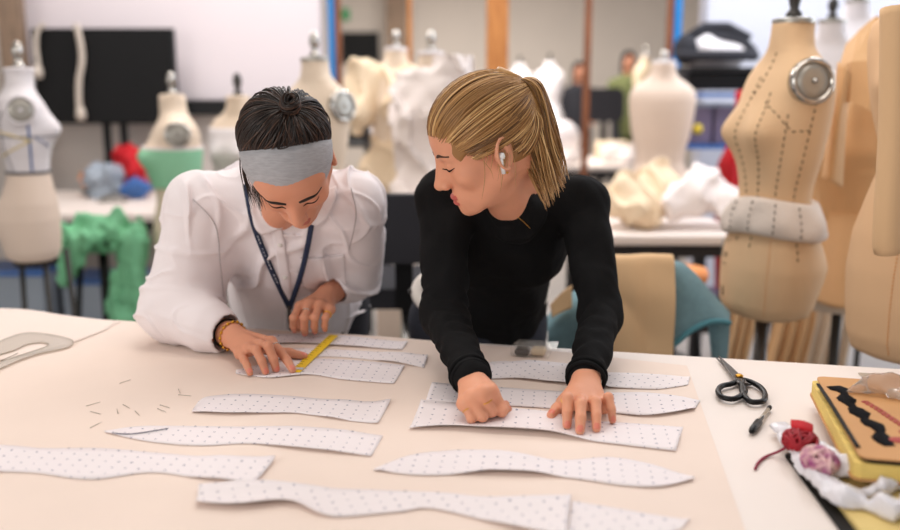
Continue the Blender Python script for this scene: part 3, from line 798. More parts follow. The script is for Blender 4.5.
# ================================================================== dress forms
# height fraction (0 = lower edge, 1 = neck top), half width, depth front, depth back (in metres for a full-size form)
PROF = [(0.0, .120, .080, .090), (0.012, .150, .100, .112), (0.05, .164, .112, .124), (0.12, .172, .116, .132), (0.20, .176, .116, .134), (0.28, .168, .110, .122), (0.36, .145, .098, .098),
        (0.43, .123, .088, .083), (0.50, .130, .094, .086), (0.58, .148, .106, .098), (0.66, .160, .112, .106), (0.73, .168, .108, .110), (0.79, .172, .096, .108), (0.835, .166, .080, .098), (0.87, .140, .064, .080),
        (0.90, .100, .055, .066), (0.925, .072, .056, .060), (0.96, .062, .056, .058), (1.0, .060, .055, .057)]
PROF = np.array(PROF)
class Form:
    """a dress form: rings from the profile, bust in front (-y), facing turned by rz"""
    def __init__(s, u, v_top, Y, face, H=.86, W=1.0, bust=.035, waist=.43, D=1.0, lean=0.0):
        p = at(u, v_top, Y=Y); s.top = p[2]; s.H = H; s.z0 = p[2] - H; s.W = W; s.bust = bust; s.D = D
        s.base = V(p[0], p[1], 0); s.face = face; s.waist = waist; s.lean = lean
    def R(s, t, a):
        """radius vector of the surface at height fraction t, angle a (0 = front)"""
        # move the waist
        w = s.waist
        tt = np.where(t < w, t / w * .43, .43 + (t - w) / (1 - w) * .57)
        hw, df, db = [np.interp(tt, PROF[:, 0], PROF[:, i]) for i in (1, 2, 3)]
        hw = hw * s.W; df = df * s.W * s.D; db = db * s.W * s.D
        c, sn = np.cos(a), np.sin(a)
        dep = np.where(c > 0, df, db); n = 2.25
        r = (np.abs(sn / hw) ** n + np.abs(c / dep) ** n) ** (-1 / n)
        aa = (a + PI) % (2 * PI) - PI
        b = s.bust * s.W * (np.exp(-((aa - .52) / .36) ** 2) + np.exp(-((aa + .52) / .36) ** 2)) * np.exp(-((tt - .665) / .065) ** 2)
        b = b + .5 * s.bust * s.W * (np.exp(-(aa / .6) ** 2)) * np.exp(-((tt - .67) / .08) ** 2)
        bt = .02 * s.W * (np.exp(-((np.abs(aa) - 2.6) / .4) ** 2)) * np.exp(-((tt - .2) / .1) ** 2)
        return r + b + bt
    def P(s, t, a, off=0.0):
        """local points (front = -y)"""
        t = np.asarray(t, float); a = np.asarray(a, float); r = s.R(t, a) + off
        return np.stack([r * np.sin(a), -r * np.cos(a) + s.lean * (t - .5), s.z0 + t * s.H + 0 * a], axis=-1)
    def grid(s, t0, t1, nt, a0, a1, na, off=0.0):
        T, A = np.meshgrid(np.linspace(t0, t1, nt), np.linspace(a0, a1, na), indexing='ij'); return s.P(T, A, off)
    def shell(s, name, m, root, t0=0.0, t1=1.0, off=0.0, nt=70, na=64, fn=None):
        T, A = np.meshgrid(np.linspace(t0, t1, nt), np.linspace(0, 2 * PI, na + 1)[:-1], indexing='ij')
        o = off if fn is None else off + fn(T, A)
        G = s.P(T, A, o).reshape(-1, 3); fs = []
        for i in range(nt - 1):
            for k in range(na): fs.append((i * na + k, i * na + (k + 1) % na, (i + 1) * na + (k + 1) % na, (i + 1) * na + k))
        fs.append(tuple(range(na - 1, -1, -1))); fs.append(tuple((nt - 1) * na + k for k in range(na)))
        return mesh_obj(name, G, fs, m, root, True, local=True)
    def root(s, name, label, group=None):
        s.o = thing(name, s.base, label, 'dress form', s.face, group or 'dress forms around the sewing studio'); return s.o
    def cap(s, m_cap, m_fin, fin=.09):
        c = s.P(1.0, 0.0) * 0; z = s.z0 + s.H; y = s.lean * .5
        MB().lathe([(.001, -.004), (.060, -.004), (.060, .008), (.048, .012), (.001, .012)], (0, y, z), 24, sy=.95).build('neck_cap', m_cap, s.o, local=True, auto=40)
        k = fin / .09
        MB().lathe([(.001, 0), (.024, 0), (.022, .012), (.012, .024), (.016, .036 * k), (.022, .05 * k), (.021, .066 * k), (.013, .084 * k), (.001, .09 * k)], (0, y, z + .012), 18).build('finial', m_fin, s.o, local=True)
    def plate(s, side, m_rim, m_disc, r=.058, t=.80, ry=None, dy=0.0):
        x = s.R(np.array(.8), np.array(PI / 2))
        y = s.lean * .3 + dy
        c = V(side * (x - .004), y, s.z0 + s.H * t); ax = V(side, -.12, .10)
        ry = ry or 1.0
        MB().lathe([(r * .55, -.03), (r, -.02), (r * 1.02, .004), (r * .9, .012), (r * .80, .010), (r * .78, .004)], c, 32, ax, sx=1.0, sy=ry).build('arm_plate', m_rim, s.o, local=True)
        MB().lathe([(.001, .002), (r * .8, .002), (r * .8, .007), (r * .45, .009), (.001, .009)], c, 28, ax, sy=ry).build('plate_face', m_disc, s.o, local=True)
        MB().lathe([(.001, .008), (.008, .008), (.007, .016), (.001, .019)], c, 12, ax).build('plate_screw', m_rim, s.o, local=True)
    def stand(s, m=None, tripod=True, r=.017, legs=None):
        m = m or M['iron']; zb = s.z0 + .01
        y = s.lean * -.5
        if legs:
            MB().lathe([(.001, zb - .03), (.085, zb - .03), (.085, zb + .02), (.001, zb + .02)], (0, 0, 0), 16).build('collar_plate', m, s.o, local=True)
            for dx in legs:
                MB().tube([(dx[0] * .75, dx[1] * .75, zb + .02), (dx[0], dx[1], 0.0)], .011, 8).build('leg', m, s.o, local=True)
            return
        MB().lathe([(.001, .05), (r, .05), (r, zb + .02), (.001, zb + .02)], (0, y, 0), 14).build('pole', m, s.o, local=True)
        MB().lathe([(.001, .02), (.035, .02), (.03, .10), (.02, .13), (.001, .13)], (0, y, 0), 16).build('base_hub', m, s.o, local=True)
        for k in range(4):
            a = k * PI / 2 + .6
            MB().tube([(0, y, .09), (.12 * math.cos(a), y + .12 * math.sin(a), .07), (.24 * math.cos(a), y + .24 * math.sin(a), .018)], [.016, .014, .014], 8).build('foot', m, s.o, local=True)
    def line(s, ts, as_, n=40, off=.002):
        tt = np.interp(np.linspace(0, 1, n), np.linspace(0, 1, len(ts)), ts); aa = np.interp(np.linspace(0, 1, n), np.linspace(0, 1, len(as_)), as_)
        return s.P(tt, aa, off)
    def dashes(s, name, m, ts, as_, r=.0016, dash=.010, gap=.010, off=.0012):
        P = s.line(ts, as_, 160, off); d = np.concatenate([[0], np.cumsum(np.linalg.norm(np.diff(P, axis=0), axis=1))]); mb = MB(); x = 0
        f = lambda q: np.array([np.interp(q, d, P[:, i]) for i in range(3)])
        while x + dash < d[-1]:
            mb.tube([f(x), f(x + dash / 2), f(x + dash)], r, 5); x += dash + gap
        return mb.build(name, m, s.o, local=True)
    def tape(s, name, m, ts, as_, w=.004, off=.0012, closed=False):
        P = s.line(ts, as_, 70, off); return MB().tube(P, w, 6, flat=.35, up=None).build(name, m, s.o, local=True)
    def ring(s, name, m, t, w, off):
        A = np.linspace(0, 2 * PI, 65)[:-1]; return MB().tube(s.P(np.full(64, t), A, off), w, 8, closed=True).build(name, m, s.o, local=True)

# --- large tan form on the right, pinned with dashed style lines and a wadding roll
f = Form(788, 22, 2.62, 0, H=.845, W=.90, bust=.043, waist=.385, D=1.12, lean=.035)
f.face = math.radians(-76); f.base[2] = 0
f.root('dress_form', 'tan canvas dress form with dashed style lines and a white wadding roll round the waist')
f.shell('torso', M['canvas'], f.o)
f.cap(M['silver'], M['iron'], .11); f.plate(1, M['chrome'], M['silver'], r=.062, t=.805, dy=-.022)
f.stand(M['dark_metal'], r=.02)
f.dashes('style_line', M['stitch'], [.77, .60, .45, .25], [.62, .55, .48, .50])
f.dashes('style_line', M['stitch'], [.82, .72, .60, .45, .25], [-.05, -.05, -.1, -.05, -.05])
f.dashes('style_line', M['stitch'], [.70, .58, .45, .30], [1.05, 1.02, .98, 1.0])
f.dashes('style_line', M['stitch'], [.74, .55, .40, .22], [1.52, 1.45, 1.42, 1.5])
f.dashes('style_line', M['stitch'], [.74, .70, .645, .65], [.55, .85, 1.15, 1.6])
f.dashes('style_line', M['stitch'], [.90, .80, .76], [.3, .15, .0])
f.dashes('seam', M['stitch_l'], [.32, .15, .02], [.98, .98, 1.0], r=.0012, dash=.005, gap=.005)
nf = Noise(8, 3.0)
T, A = np.meshgrid(np.linspace(0, 2 * PI, 17)[:-1], np.linspace(0, 2 * PI, 73)[:-1], indexing='ij')
tc_ = .352 + .062 * np.sin(T) + .012 * np.sin(A * 2 + .5); rad = .024 * np.cos(T) + .012
G = f.P(tc_, A, rad + .004 * np.sin(7 * A) * np.cos(3 * T))
vs = G.reshape(-1, 3); fs = []
for i in range(16):
    for k in range(72): fs.append((i * 72 + k, i * 72 + (k + 1) % 72, ((i + 1) % 16) * 72 + (k + 1) % 72, ((i + 1) % 16) * 72 + k))
mesh_obj('wadding_roll', vs, fs, M['fluff'], f.o, True, local=True)
for aa in (-.05, .5, 1.0, 1.46):
    mb = MB(); tcn = .352 + .012 * math.sin(aa * 2 + .5)
    ro = lambda tq: .012 + .024 * math.sqrt(max(0, 1 - ((tq - tcn) / .062) ** 2)) + .0045
    for tq in np.linspace(tcn - .048, tcn + .040, 5): mb.tube([f.P(tq, aa, ro(tq)), f.P(tq + .010, aa, ro(tq + .010))], .0017, 5)
    mb.build('pinned_line', M['stitch'], f.o, local=True)
# printed size lines on the hip, left
mb = MB()
for i, (t_, w) in enumerate([(.262, .045), (.252, .03), (.215, .045), (.208, .05), (.200, .03), (.178, .045)]):
    P = f.P(np.full(9, t_), np.linspace(-.62, -.62 + w * 6, 9), .0012); mb.tube(P, .0016, 5, flat=.5)
for k in range(3):
    P = f.P(np.linspace(.062, .098, 6), np.full(6, -.42 + .03 * (k % 2)), .0012); mb.tube(P, .0014, 5)
mb.build('printed_size_text', M['stitch'], f.o, local=True)
BIG = f

# --- rightmost form, closest, with a stuffed arm
f = Form(962, -40, 2.12, math.radians(-40), H=.93, W=1.06, bust=.03, waist=.50, D=1.15)
f.root('dress_form', 'peach form cut off by the right edge, with a stuffed arm hanging down')
f.shell('torso', M['peach'], f.o); f.cap(M['silver'], M['iron']); f.stand()
f.dashes('seam', M['stitch_l'], [.33, .2, .02], [-.30, -.32, -.34], r=.0016, dash=.005, gap=.004)
Rz = np.array(Matrix.Rotation(-f.face, 3, 'Z'))
def loc(f, p): return Rz @ (np.array(p) - f.base)
ar = [at(900, 10, Y=1.95), at(896, 130, Y=1.92), at(890, 215, Y=1.90), at(888, 252, Y=1.90)]
MB().tube(smooth_path([loc(f, p) for p in ar], 20), list(np.interp(np.linspace(0, 1, 20), [0, .4, .96, 1], [.062, .056, .05, .045])), 16, flat=.6).build('stuffed_arm', M['peach2'], f.o, local=True)

# --- form wearing the tan paper garment, between the two
f = Form(858, 66, 2.95, math.radians(-35), H=.80, W=1.0, bust=.03)
f.root('dress_form', 'form dressed in a tan paper bodice with a wide pointed collar')
f.shell('torso', M['linen'], f.o); f.cap(M['silver'], M['iron']); f.stand()
PAPERF = f
def bodice_fn(T, A): return .018 + .010 * np.sin(5 * A + 9 * T) * (T < .6) + .006 * np.sin(11 * A)
f.shell('paper_bodice', M['paper_tan'], f.o, .40, .86, 0, 40, 64, bodice_fn)
def pep(T, A): return .02 + .14 * (0.42 - T) / .34 * (.75 + .25 * np.sin(7 * A))
f.shell('paper_peplum', M['paper_tan'], f.o, .08, .42, 0, 24, 72, pep)
PC = [[at(834, 118, Y=2.74), at(850, 101, Y=2.66), at(868, 110, Y=2.64), at(886, 122, Y=2.66)], [at(840, 66, Y=2.76), at(852, 62, Y=2.68), at(872, 60, Y=2.66), at(892, 70, Y=2.66)], [at(846, 45, Y=2.82), at(860, 30, Y=2.78), at(876, 16, Y=2.78), at(894, 24, Y=2.76)]]
MB().sheet([[(np.array(Matrix.Rotation(-f.face, 3, 'Z')) @ (p - f.base)) for p in r] for r in PC], .004).build('paper_collar', M['paper_tan'], f.o, smooth=False, local=True)
G = bigrid([[at(838, 62, Y=2.70), at(846, 66, Y=2.66), at(852, 76, Y=2.68)], [at(832, 110, Y=2.70), at(838, 112, Y=2.64), at(846, 122, Y=2.68)], [at(822, 178, Y=2.74), at(830, 182, Y=2.68), at(842, 188, Y=2.72)]], 16, 10)
MB().sheet([[(np.array(Matrix.Rotation(-f.face, 3, 'Z')) @ (p - f.base)) for p in r] for r in G], .004).build('paper_lapel', M['paper_tan'], f.o, local=True)

# --- left form with yellow and blue tape lines
f = Form(19, 71, 3.55, math.radians(112), H=.735, W=.86, bust=.036, waist=.48, D=1.05)
f.root('dress_form', 'white form at the left edge marked with yellow and blue tape lines')
f.shell('upper_torso', M['jerseywhite'], f.o, .47, 1.0)
f.shell('hip', M['beigeform'], f.o, .0, .47, -.001)
f.cap(M['jerseywhite'], M['chrome'], .10)
f.plate(-1, M['jerseywhite'], M['silver'], r=.058, t=.80)
f.ring('waist_tape', M['tape_g'], .475, .006, .001)
f.tape('yellow_tape', M['tape_y'], [.70, .68, .645], [-2.6, -2.0, -1.35]); f.tape('yellow_tape', M['tape_y'], [.56, .59, .645], [-2.6, -2.0, -1.35])
f.tape('blue_tape', M['tape_b'], [.735, .6, .485], [-1.42, -1.40, -1.38]); f.tape('blue_tape', M['tape_b'], [.665, .635, .61], [-1.28, -1.0, -.75])
f.tape('grey_tape', M['tape_g'], [.86, .75, .6, .485], [-1.75, -2.25, -2.3, -2.05]); f.ring('bust_tape', M['tape_g'], .665, .002, .001)
_c, _s = math.cos(f.face), math.sin(f.face)
f.stand(M['iron'], legs=[(wx * _c + wy * _s, -wx * _s + wy * _c) for wx, wy in ((.075, -.06), (.135, .07), (-.10, .05))])

# --- form with the green band
f = Form(172, 97, 4.1, math.radians(-68), H=.80, W=.98, bust=.04, D=1.05)
f.root('dress_form', 'cream form with a mint green cloth band across the bust, behind the headband wearer')
f.shell('torso', M['linen'], f.o); f.cap(M['linen'], M['chrome'], .10); f.plate(1, M['chrome'], M['silver'], r=.056, t=.80)
f.shell('green_band', M['green_band'], f.o, .50, .715, .005, 14, 64, lambda T, A: .004 + .014 * np.clip((T - .56) / .15, 0, 1) * 0)
f.ring('band_edge', M['jerseywhite'], .72, .006, .006); f.stand()
# --- pale form with a grey finial, third
f = Form(238, 98, 4.45, math.radians(-20), H=.80, W=.92, bust=.03)
f.root('dress_form', 'white-covered form with a dark grey finial, half hidden behind the headband wearer\'s bun')
f.shell('torso', M['linen'], f.o, 0, 1, 0); f.shell('white_cover', M['jerseywhite'], f.o, .0, .82, .006)
f.cap(M['linen'], M['iron'], .11); f.stand()
# --- form right behind the headband wearer with a silver plate
f = Form(315, 60, 3.7, math.radians(-38), H=.86, W=.92, bust=.03)
f.root('dress_form', 'cream form with a silver arm plate, rising over the headband wearer\'s left shoulder')
f.shell('torso', M['linen'], f.o); f.cap(M['silver'], M['chrome'], .10); f.plate(1, M['chrome'], M['silver'], r=.062, t=.79); f.stand()
# --- plain white form seen from behind
f = Form(664, 63, 4.62, math.radians(175), H=.85, W=.97, bust=.03, waist=.42)
f.root('dress_form', 'plain white form seen from behind, in front of the blue frame post')
f.shell('torso', M['beigeform'], f.o); f.cap(M['jerseywhite'], M['chrome'], .05); f.stand()
# --- two draped forms in ruffled muslin
def garment(name, f, m, seed, h, t0, t1, amp, label=None, off=.02, flare=0.0, sleeves=()):
    z0, z1 = f.z0 + t0 * f.H, f.z0 + t1 * f.H
    F = Field((f.base[0] - .42, f.base[1] - .38, z0 - .12), (f.base[0] + .42, f.base[1] + .38, z1 + .08), h)
    c, s_ = math.cos(f.face), math.sin(f.face)
    def fn(X, Y, Z):
        x = X - f.base[0]; y = Y - f.base[1]; lx = c * x + s_ * y; ly = -s_ * x + c * y
        t = np.clip((Z - f.z0) / f.H, 0.02, .86); t = t + 0 * lx; a = np.arctan2(lx, -ly + 0 * t)
        r = np.sqrt(lx ** 2 + ly ** 2)
        d = r - (f.R(t, a) + off + flare * np.clip((.5 - t) / .5, 0, 1))
        return np.maximum(np.maximum(d * .8, z0 - Z), Z - z1)
    F.put((f.base[0] - .4, f.base[1] - .36, z0 - .08), (f.base[0] + .4, f.base[1] + .36, z1 + .04), fn, 0)
    for a, b, ra, rb in sleeves: F.cone(a, b, ra, rb, .04)
    n1, n2 = Noise(seed, 11, 7, (1, 1, .7)), Noise(seed + 1, 19, 6, (1, 1, .55))
    F.bend(lambda X, Y, Z: amp * (n1(X, Y, Z) * .55 - .8 * np.exp(-(n2(X, Y, Z) / .32) ** 2)))
    return F.build(name, m, f.o)
f = Form(396, 50, 4.75, math.radians(15), H=.84, W=.92, bust=.03)
f.root('dress_form', 'form draped in a ruffled cream muslin jacket with puffed sleeves')
f.shell('torso', M['linen'], f.o); f.cap(M['jerseywhite'], M['chrome'], .09); f.stand()
garment('ruffled_jacket', f, M['calico'], 3, .012, .18, .88, .034, sleeves=[(at(372, 78, Y=4.72), at(362, 112, Y=4.68), .085, .10), (at(412, 80, Y=4.72), at(416, 110, Y=4.7), .07, .07)])
f = Form(431, 54, 4.12, math.radians(-20), H=.82, W=.92, bust=.03)
f.root('dress_form', 'form draped in a gathered white muslin top, just left of the blond person\'s head')
f.shell('torso', M['linen'], f.o); f.cap(M['jerseywhite'], M['chrome'], .09); f.stand()
garment('gathered_top', f, M['muslin'], 7, .012, .22, .89, .036, sleeves=[(at(452, 62, Y=4.1), at(458, 90, Y=4.1), .07, .075)])
# --- two pale forms high behind the paper garment
for (u, v, Y, m, lab) in ((832, 22, 3.9, 'jerseywhite', 'bluish white form seen over the large tan form\'s shoulder'), (858, 2, 4.3, 'jerseywhite', 'pale form standing behind the bluish white one, top right')):
    f = Form(u, v, Y, math.radians(-30), H=.85, W=.92)
    f.root('dress_form', lab); f.shell('torso', M[m], f.o); f.cap(M['silver'], M['iron'], .09); f.stand()

# ================================================================== furniture and clutter behind
def bg_table(name, u0, u1, v, Y, depth, label, z=None, legs=True, m='table', shelf=None):
    a, b = at(u0, v, Y=Y), at(u1, v, Y=Y); z = a[2]
    t = thing(name, ((a[0] + b[0]) / 2, Y + depth / 2, 0), label, 'table', group='white side tables')
    MB().box(((a[0] + b[0]) / 2, Y + depth / 2, z - .02), (b[0] - a[0], depth, .04), bev=.004).build('tabletop', M[m], t, smooth=False)
    for x in (a[0] + .06, b[0] - .06):
        for y in (Y + .06, Y + depth - .06): MB().box((x, y, (z - .04) / 2), (.05, .05, z - .042)).build('leg', M['black_shelf'], t, smooth=False)
    MB().box(((a[0] + b[0]) / 2, Y + .06, z - .07), (b[0] - a[0] - .17, .03, .06)).build('rail', M['black_shelf'], t, smooth=False)
    if shelf: MB().box(((a[0] + b[0]) / 2, Y + depth / 2, shelf), (b[0] - a[0] - .17, depth - .1, .025)).build('shelf', M['black_shelf'], t, smooth=False)
    return t, z
tl_, zl = bg_table('side_table', -60, 168, 214, 4.75, 1.13, 'white side table below the black monitor at the left')
tr_, zr = bg_table('side_table', 575, 748, 236, 3.75, .56, 'white side table heaped with muslin, behind the blond person', shelf=.42)
tm_, zm = bg_table('side_table', 372, 470, 196, 5.15, .6, 'white side table under the draped forms in the middle')
tf_, zf = bg_table('side_table', 552, 672, 166, 8.2, 1.2, 'white table in the far room between the brown posts')
# monitor on its stand
a, b = at(29, 28, Y=5.72), at(178, 124, Y=5.72)
mt = thing('monitor', ((a[0] + b[0]) / 2, 5.76, zl + .0), 'large black monitor in front of the white board', 'monitor')
MB().box(((a[0] + b[0]) / 2, 5.75, (a[2] + b[2]) / 2), (b[0] - a[0], .05, a[2] - b[2]), bev=.008).build('casing', M['black_plastic'], mt, smooth=False)
MB().box(((a[0] + b[0]) / 2, 5.722, (a[2] + b[2]) / 2 + .005), (b[0] - a[0] - .03, .006, a[2] - b[2] - .04)).build('screen', M['screen'], mt, smooth=False)
for u in (107, 124):
    c = at(u, 130, Y=5.79); MB().box((c[0], 5.79, (zl + c[2] + .1) / 2 + .02), (.045, .03, c[2] + .1 - zl - .02)).build('stand_post', M['black_plastic'], mt, smooth=False)
c = at(115, 130, Y=5.81); MB().box((c[0], 5.79, zl + .012), (.4, .16, .022), bev=.005).build('stand_foot', M['black_plastic'], mt, smooth=False)
for nm, pts, r, lab in (('cable', [(44, 24), (37, 32), (36, 48), (38, 64), (38, 74)], .016, 'short pale cable hanging over the monitor\'s left corner'),
                        ('cable', [(76, 24), (80, 40), (82, 60), (79, 80), (79, 104), (81, 116)], .020, 'longer pale cable with a plug hanging down the monitor\'s front')):
    P = smooth_path([at(u, v, Y=5.67) for i, (u, v) in enumerate(pts)], 26)
    k = thing(nm, P[-1], lab, 'cable', group='cables over the monitor'); MB().tube(P, r, 8).build('cord', M['cable'], k)
    MB().lathe([(.001, 0), (.026, .004), (.032, .04), (.024, .08), (.001, .085)], P[-1] - V(0, 0.0, .03), 12).build('plug', M['cable'], k)
# things on the left table
def blob(name, c, r, m, label, cat, seed, amp=.02, freq=30, h=.012, floor=None, parts=()):
    r = np.array(r, float); c = np.array(c, float)
    F = Field(c - r - .06, c + r + .06, h); F.ell(c, r, k=0)
    for (dc, rr2) in parts: F.ell(c + np.array(dc), rr2, k=.03)
    n1, n2 = Noise(seed, freq, 8), Noise(seed + 50, freq * 2.2, 8)
    F.bend(lambda X, Y, Z: amp * (n1(X, Y, Z) * .7 - .8 * np.abs(n2(X, Y, Z))))
    if floor is not None: F.floor_at(floor)
    o = F.build(name, M[m]); return tag(o, label, cat, 'cloth bundles under the monitor')
p = at(105, 172, Y=5.5); blob('fabric_bundle', (p[0], 5.48, zl + .105), (.105, .09, .11), 'grey_plastic', 'round grey-white fabric bundle on the left side table', 'fabric', 1, floor=zl + .002)
p = at(129, 160, Y=5.6); blob('fabric_bundle', (p[0], 5.60, zl + .15), (.09, .08, .16), 'redcloth', 'bright red fabric heap under the monitor', 'fabric', 2, floor=zl + .002)
p = at(129, 183, Y=5.4); blob('fabric_bundle', (p[0] + .03, 5.42, zl + .06), (.07, .05, .06), 'blue_plastic', 'blue cloth scrap in front of the red heap', 'fabric', 3, floor=zl + .002)
p = at(91, 178, Y=5.5); blob('fabric_bundle', (p[0] - .02, 5.60, zl + .085), (.055, .06, .085), 'orange', 'small rust-coloured cloth left of the grey bundle', 'fabric', 4, floor=zl + .002)
p = at(110, 190, Y=5.28)
p[0] += .02
t = thing('tray', (p[0], 5.26, zl), 'small shiny tray at the front of the left side table', 'tray'); MB().box((p[0], 5.26, zl + .007), (.16, .08, .01), bev=.003).build('dish', M['silver'], t)
MB().tube([(p[0] - .07, 5.26, zl + .012), (p[0] - .05, 5.26, zl + .035), (p[0] + .05, 5.26, zl + .035), (p[0] + .07, 5.26, zl + .012)], .006, 8).build('handle', M['silver'], t)
# stool with green chiffon hanging over it
ps = at(103, 250, Y=4.05)
st = thing('stool', (ps[0], 4.05, 0), 'black-legged stool buried under the green cloth', 'stool')
zs = at(100, 233, Y=4.05)[2]
MB().lathe([(.001, zs - .04), (.15, zs - .04), (.16, zs - .02), (.155, zs), (.001, zs)], (ps[0], 4.05, 0), 24).build('seat', M['black_plastic'], st)
for k in range(4):
    a = k * PI / 2 + .3; MB().tube([(ps[0] + .09 * math.cos(a), 4.05 + .09 * math.sin(a), zs - .03), (ps[0] + .17 * math.cos(a), 4.05 + .17 * math.sin(a), 0)], .014, 8).build('leg', M['black_plastic'], st)
F = Field((ps[0] - .34, 3.7, .25), (ps[0] + .36, 4.35, zs + .2), .012)
pt = lambda u, v, Y: at(u, v, Y=Y)
for a, b, ra, rb in ((pt(72, 236, 3.98), pt(134, 238, 3.98), .06, .07), (pt(84, 226, 4.02), pt(124, 224, 4.02), .05, .055), (pt(70, 236, 3.95), pt(66, 278, 3.9), .05, .035),
                     (pt(84, 240, 3.88), pt(80, 262, 3.86), .06, .03), (pt(128, 240, 3.93), pt(124, 316, 3.88), .065, .055), (pt(138, 244, 3.97), pt(132, 318, 3.92), .045, .045), (pt(120, 250, 3.88), pt(118, 320, 3.86), .03, .03)):
    F.cone(a, b, ra, rb, .03)
n1, n2 = Noise(61, 22, 8, (1.6, 1.6, .5)), Noise(62, 34, 8, (1.6, 1.4, .3))
F.bend(lambda X, Y, Z: .014 * n1(X, Y, Z) - .022 * np.exp(-(n2(X, Y, Z) / .3) ** 2) + .008)
tag(F.build('green_cloth', M['green_drape']), 'crumpled green chiffon hanging over the stool in long folds', 'fabric')
# plastic bins under the left table
def bin_(u, v, Y, size, m, label, z=None):
    p = at(u, v, Y=Y); zb = 0.0 if z is None else z
    t = thing('storage_bin', (p[0], Y, zb), label, 'storage box'); w, d, h = size
    mb = MB(); th = .006
    mb.box((0, 0, th / 2), (w, d, th)); mb.box((-w / 2, 0, h / 2), (th, d, h)); mb.box((w / 2, 0, h / 2), (th, d, h)); mb.box((0, -d / 2, h / 2), (w, th, h)); mb.box((0, d / 2, h / 2), (w, th, h))
    mb.build('body', M[m], t, smooth=False, local=True)
    MB().box((0, 0, h + .012), (w + .03, d + .03, .02), bev=.006).build('lid', M['blue_plastic'], t, smooth=False, local=True)
    return t
bin_(21, 280, 4.95, (.40, .36, .46), 'grey_plastic', 'grey-blue plastic storage box with a blue lid under the left table')
bin_(108, 290, 5.1, (.36, .36, .38), 'grey_plastic', 'pale storage box behind the stool, under the left table')
# muslin heaped on the right table
def heap(name, pts, m, label, seed, amp=.022, h=.010, floor=zr + .002):
    P = np.array([np.append(p, []) for p, r in pts]); R_ = [r for p, r in pts]; mx = max(R_)
    F = Field(P.min(0) - mx - .05, P.max(0) + mx + .05, h)
    for i in range(len(P)):
        F.ell(P[i], (R_[i] * 1.2, R_[i], R_[i] * .8), k=.03)
        if i: F.cone(P[i - 1], P[i], R_[i - 1] * .7, R_[i] * .7, .03)
    n1, n2 = Noise(seed, 12, 7), Noise(seed + 9, 17, 6, (1, 1, .8))
    F.bend(lambda X, Y, Z: amp * (1.0 * n1(X, Y, Z) - 1.3 * np.exp(-(n2(X, Y, Z) / .3) ** 2)))
    F.floor_at(floor); return tag(F.build(name, M[m]), label, 'fabric', 'muslin heaps on the side tables')
g = lambda u, v, Y: at(u, v, Y=Y)
heap('muslin_heap', [(g(618, 208, 4.0), .07), (g(635, 196, 4.05), .09), (g(650, 186, 4.1), .08), (g(662, 180, 4.15), .06), (g(640, 212, 3.95), .07)], 'calico', 'cream muslin heaped on the left half of the right side table', 11)
heap('muslin_heap', [(g(682, 207, 3.98), .08), (g(696, 197, 4.0), .09), (g(704, 182, 4.05), .07), (g(720, 200, 4.0), .075), (g(730, 212, 3.95), .05)], 'muslin', 'white muslin piled in stiff folds on the right side table', 12, amp=.016)
for i, (u, v, w, d, rz, lab) in enumerate([(630, 226, .26, .16, .2, 'white paper sheet lying before the cream muslin heap'), (690, 229, .30, .14, -.15, 'white paper sheet at the front edge below the white muslin pile')]):
    p = at(u, v, z=zr); tag(MB().box((p[0], p[1], zr + .003 ), (w, d, .003), rz=rz).build('paper_sheet', M['muslin'], smooth=False), lab, 'paper')
# things on the shelf under the right table
for i, (u, m, w, h, lab) in enumerate([(668, 'muslin', .09, .13, 'white box on the shelf under the right table'), (690, 'table', .08, .12, 'pale box right of the white one on the low shelf'), (645, 'blue_plastic', .06, .14, 'small blue box on the shelf under the right table'), (712, 'purple_box', .09, .11, 'purple-grey box at the right end of the low shelf'), (626, 'dark_cloth', .10, .12, 'dark box at the left end of the low shelf')]):
    p = at(u, 260, Y=3.98)
    t = thing('storage_box', (p[0], 3.98, .435), lab, 'box', group='boxes on the low shelf'); MB().box((p[0], 3.98, .435 + h / 2), (w, .2, h - .002), bev=.004).build('body', M[m], t, smooth=False); MB().box((p[0], 3.98, .435 + h), (w + .01, .21, .02), bev=.003).build('lid', M[m], t, smooth=False)
# orange stool top below, dim
p = at(682, 268, Y=3.6); t = thing('low_stool', (p[0], 3.3, 0), 'small orange-topped stool in front of the low shelf', 'stool')
zq = at(682, 268, Y=3.3)[2]
MB().lathe([(.001, zq - .05), (.09, zq - .05), (.10, zq - .02), (.09, zq), (.001, zq)], (at(682, 268, Y=3.3)[0], 3.3, 0), 20).build('seat', M['orange'], t)
for k in range(3):
    a = k * 2.1; MB().tube([(at(682, 268, Y=3.3)[0] + .05 * math.cos(a), 3.3 + .05 * math.sin(a), zq - .04), (at(682, 268, Y=3.3)[0] + .12 * math.cos(a), 3.3 + .12 * math.sin(a), 0)], .012, 8).build('leg', M['black_plastic'], t)

# black office chair between the two people
Y = 2.95; p = at(403, 240, Y=Y)
oc = thing('office_chair', (p[0], Y, 0), 'black office chair standing between the two people', 'chair')
zt, zb_ = at(403, 194, Y=Y)[2], at(403, 262, Y=Y)[2]
MB().prism(rr(.44, zt - zb_, .09, 6), -.03, .03, R=np.array([(1, 0, 0), (0, 0, -1), (0, 1, 0)]).T @ np.eye(3) if False else np.array([[1, 0, 0], [0, 0, -1], [0, 1, 0]]), c=(p[0], Y, (zt + zb_) / 2)).build('backrest', M['chairfab'], oc, auto=40)
zc = at(403, 292, Y=Y)[2]
MB().prism(rr(.46, .44, .08, 6), zc - .07, zc, c=(p[0], Y + .26, 0)).build('seat', M['chairfab'], oc, auto=40)
MB().box((p[0], Y + .05, (zc + zb_) / 2 - .0), (.06, .025, zb_ - zc + .14)).build('back_bar', M['black_plastic'], oc, smooth=False)
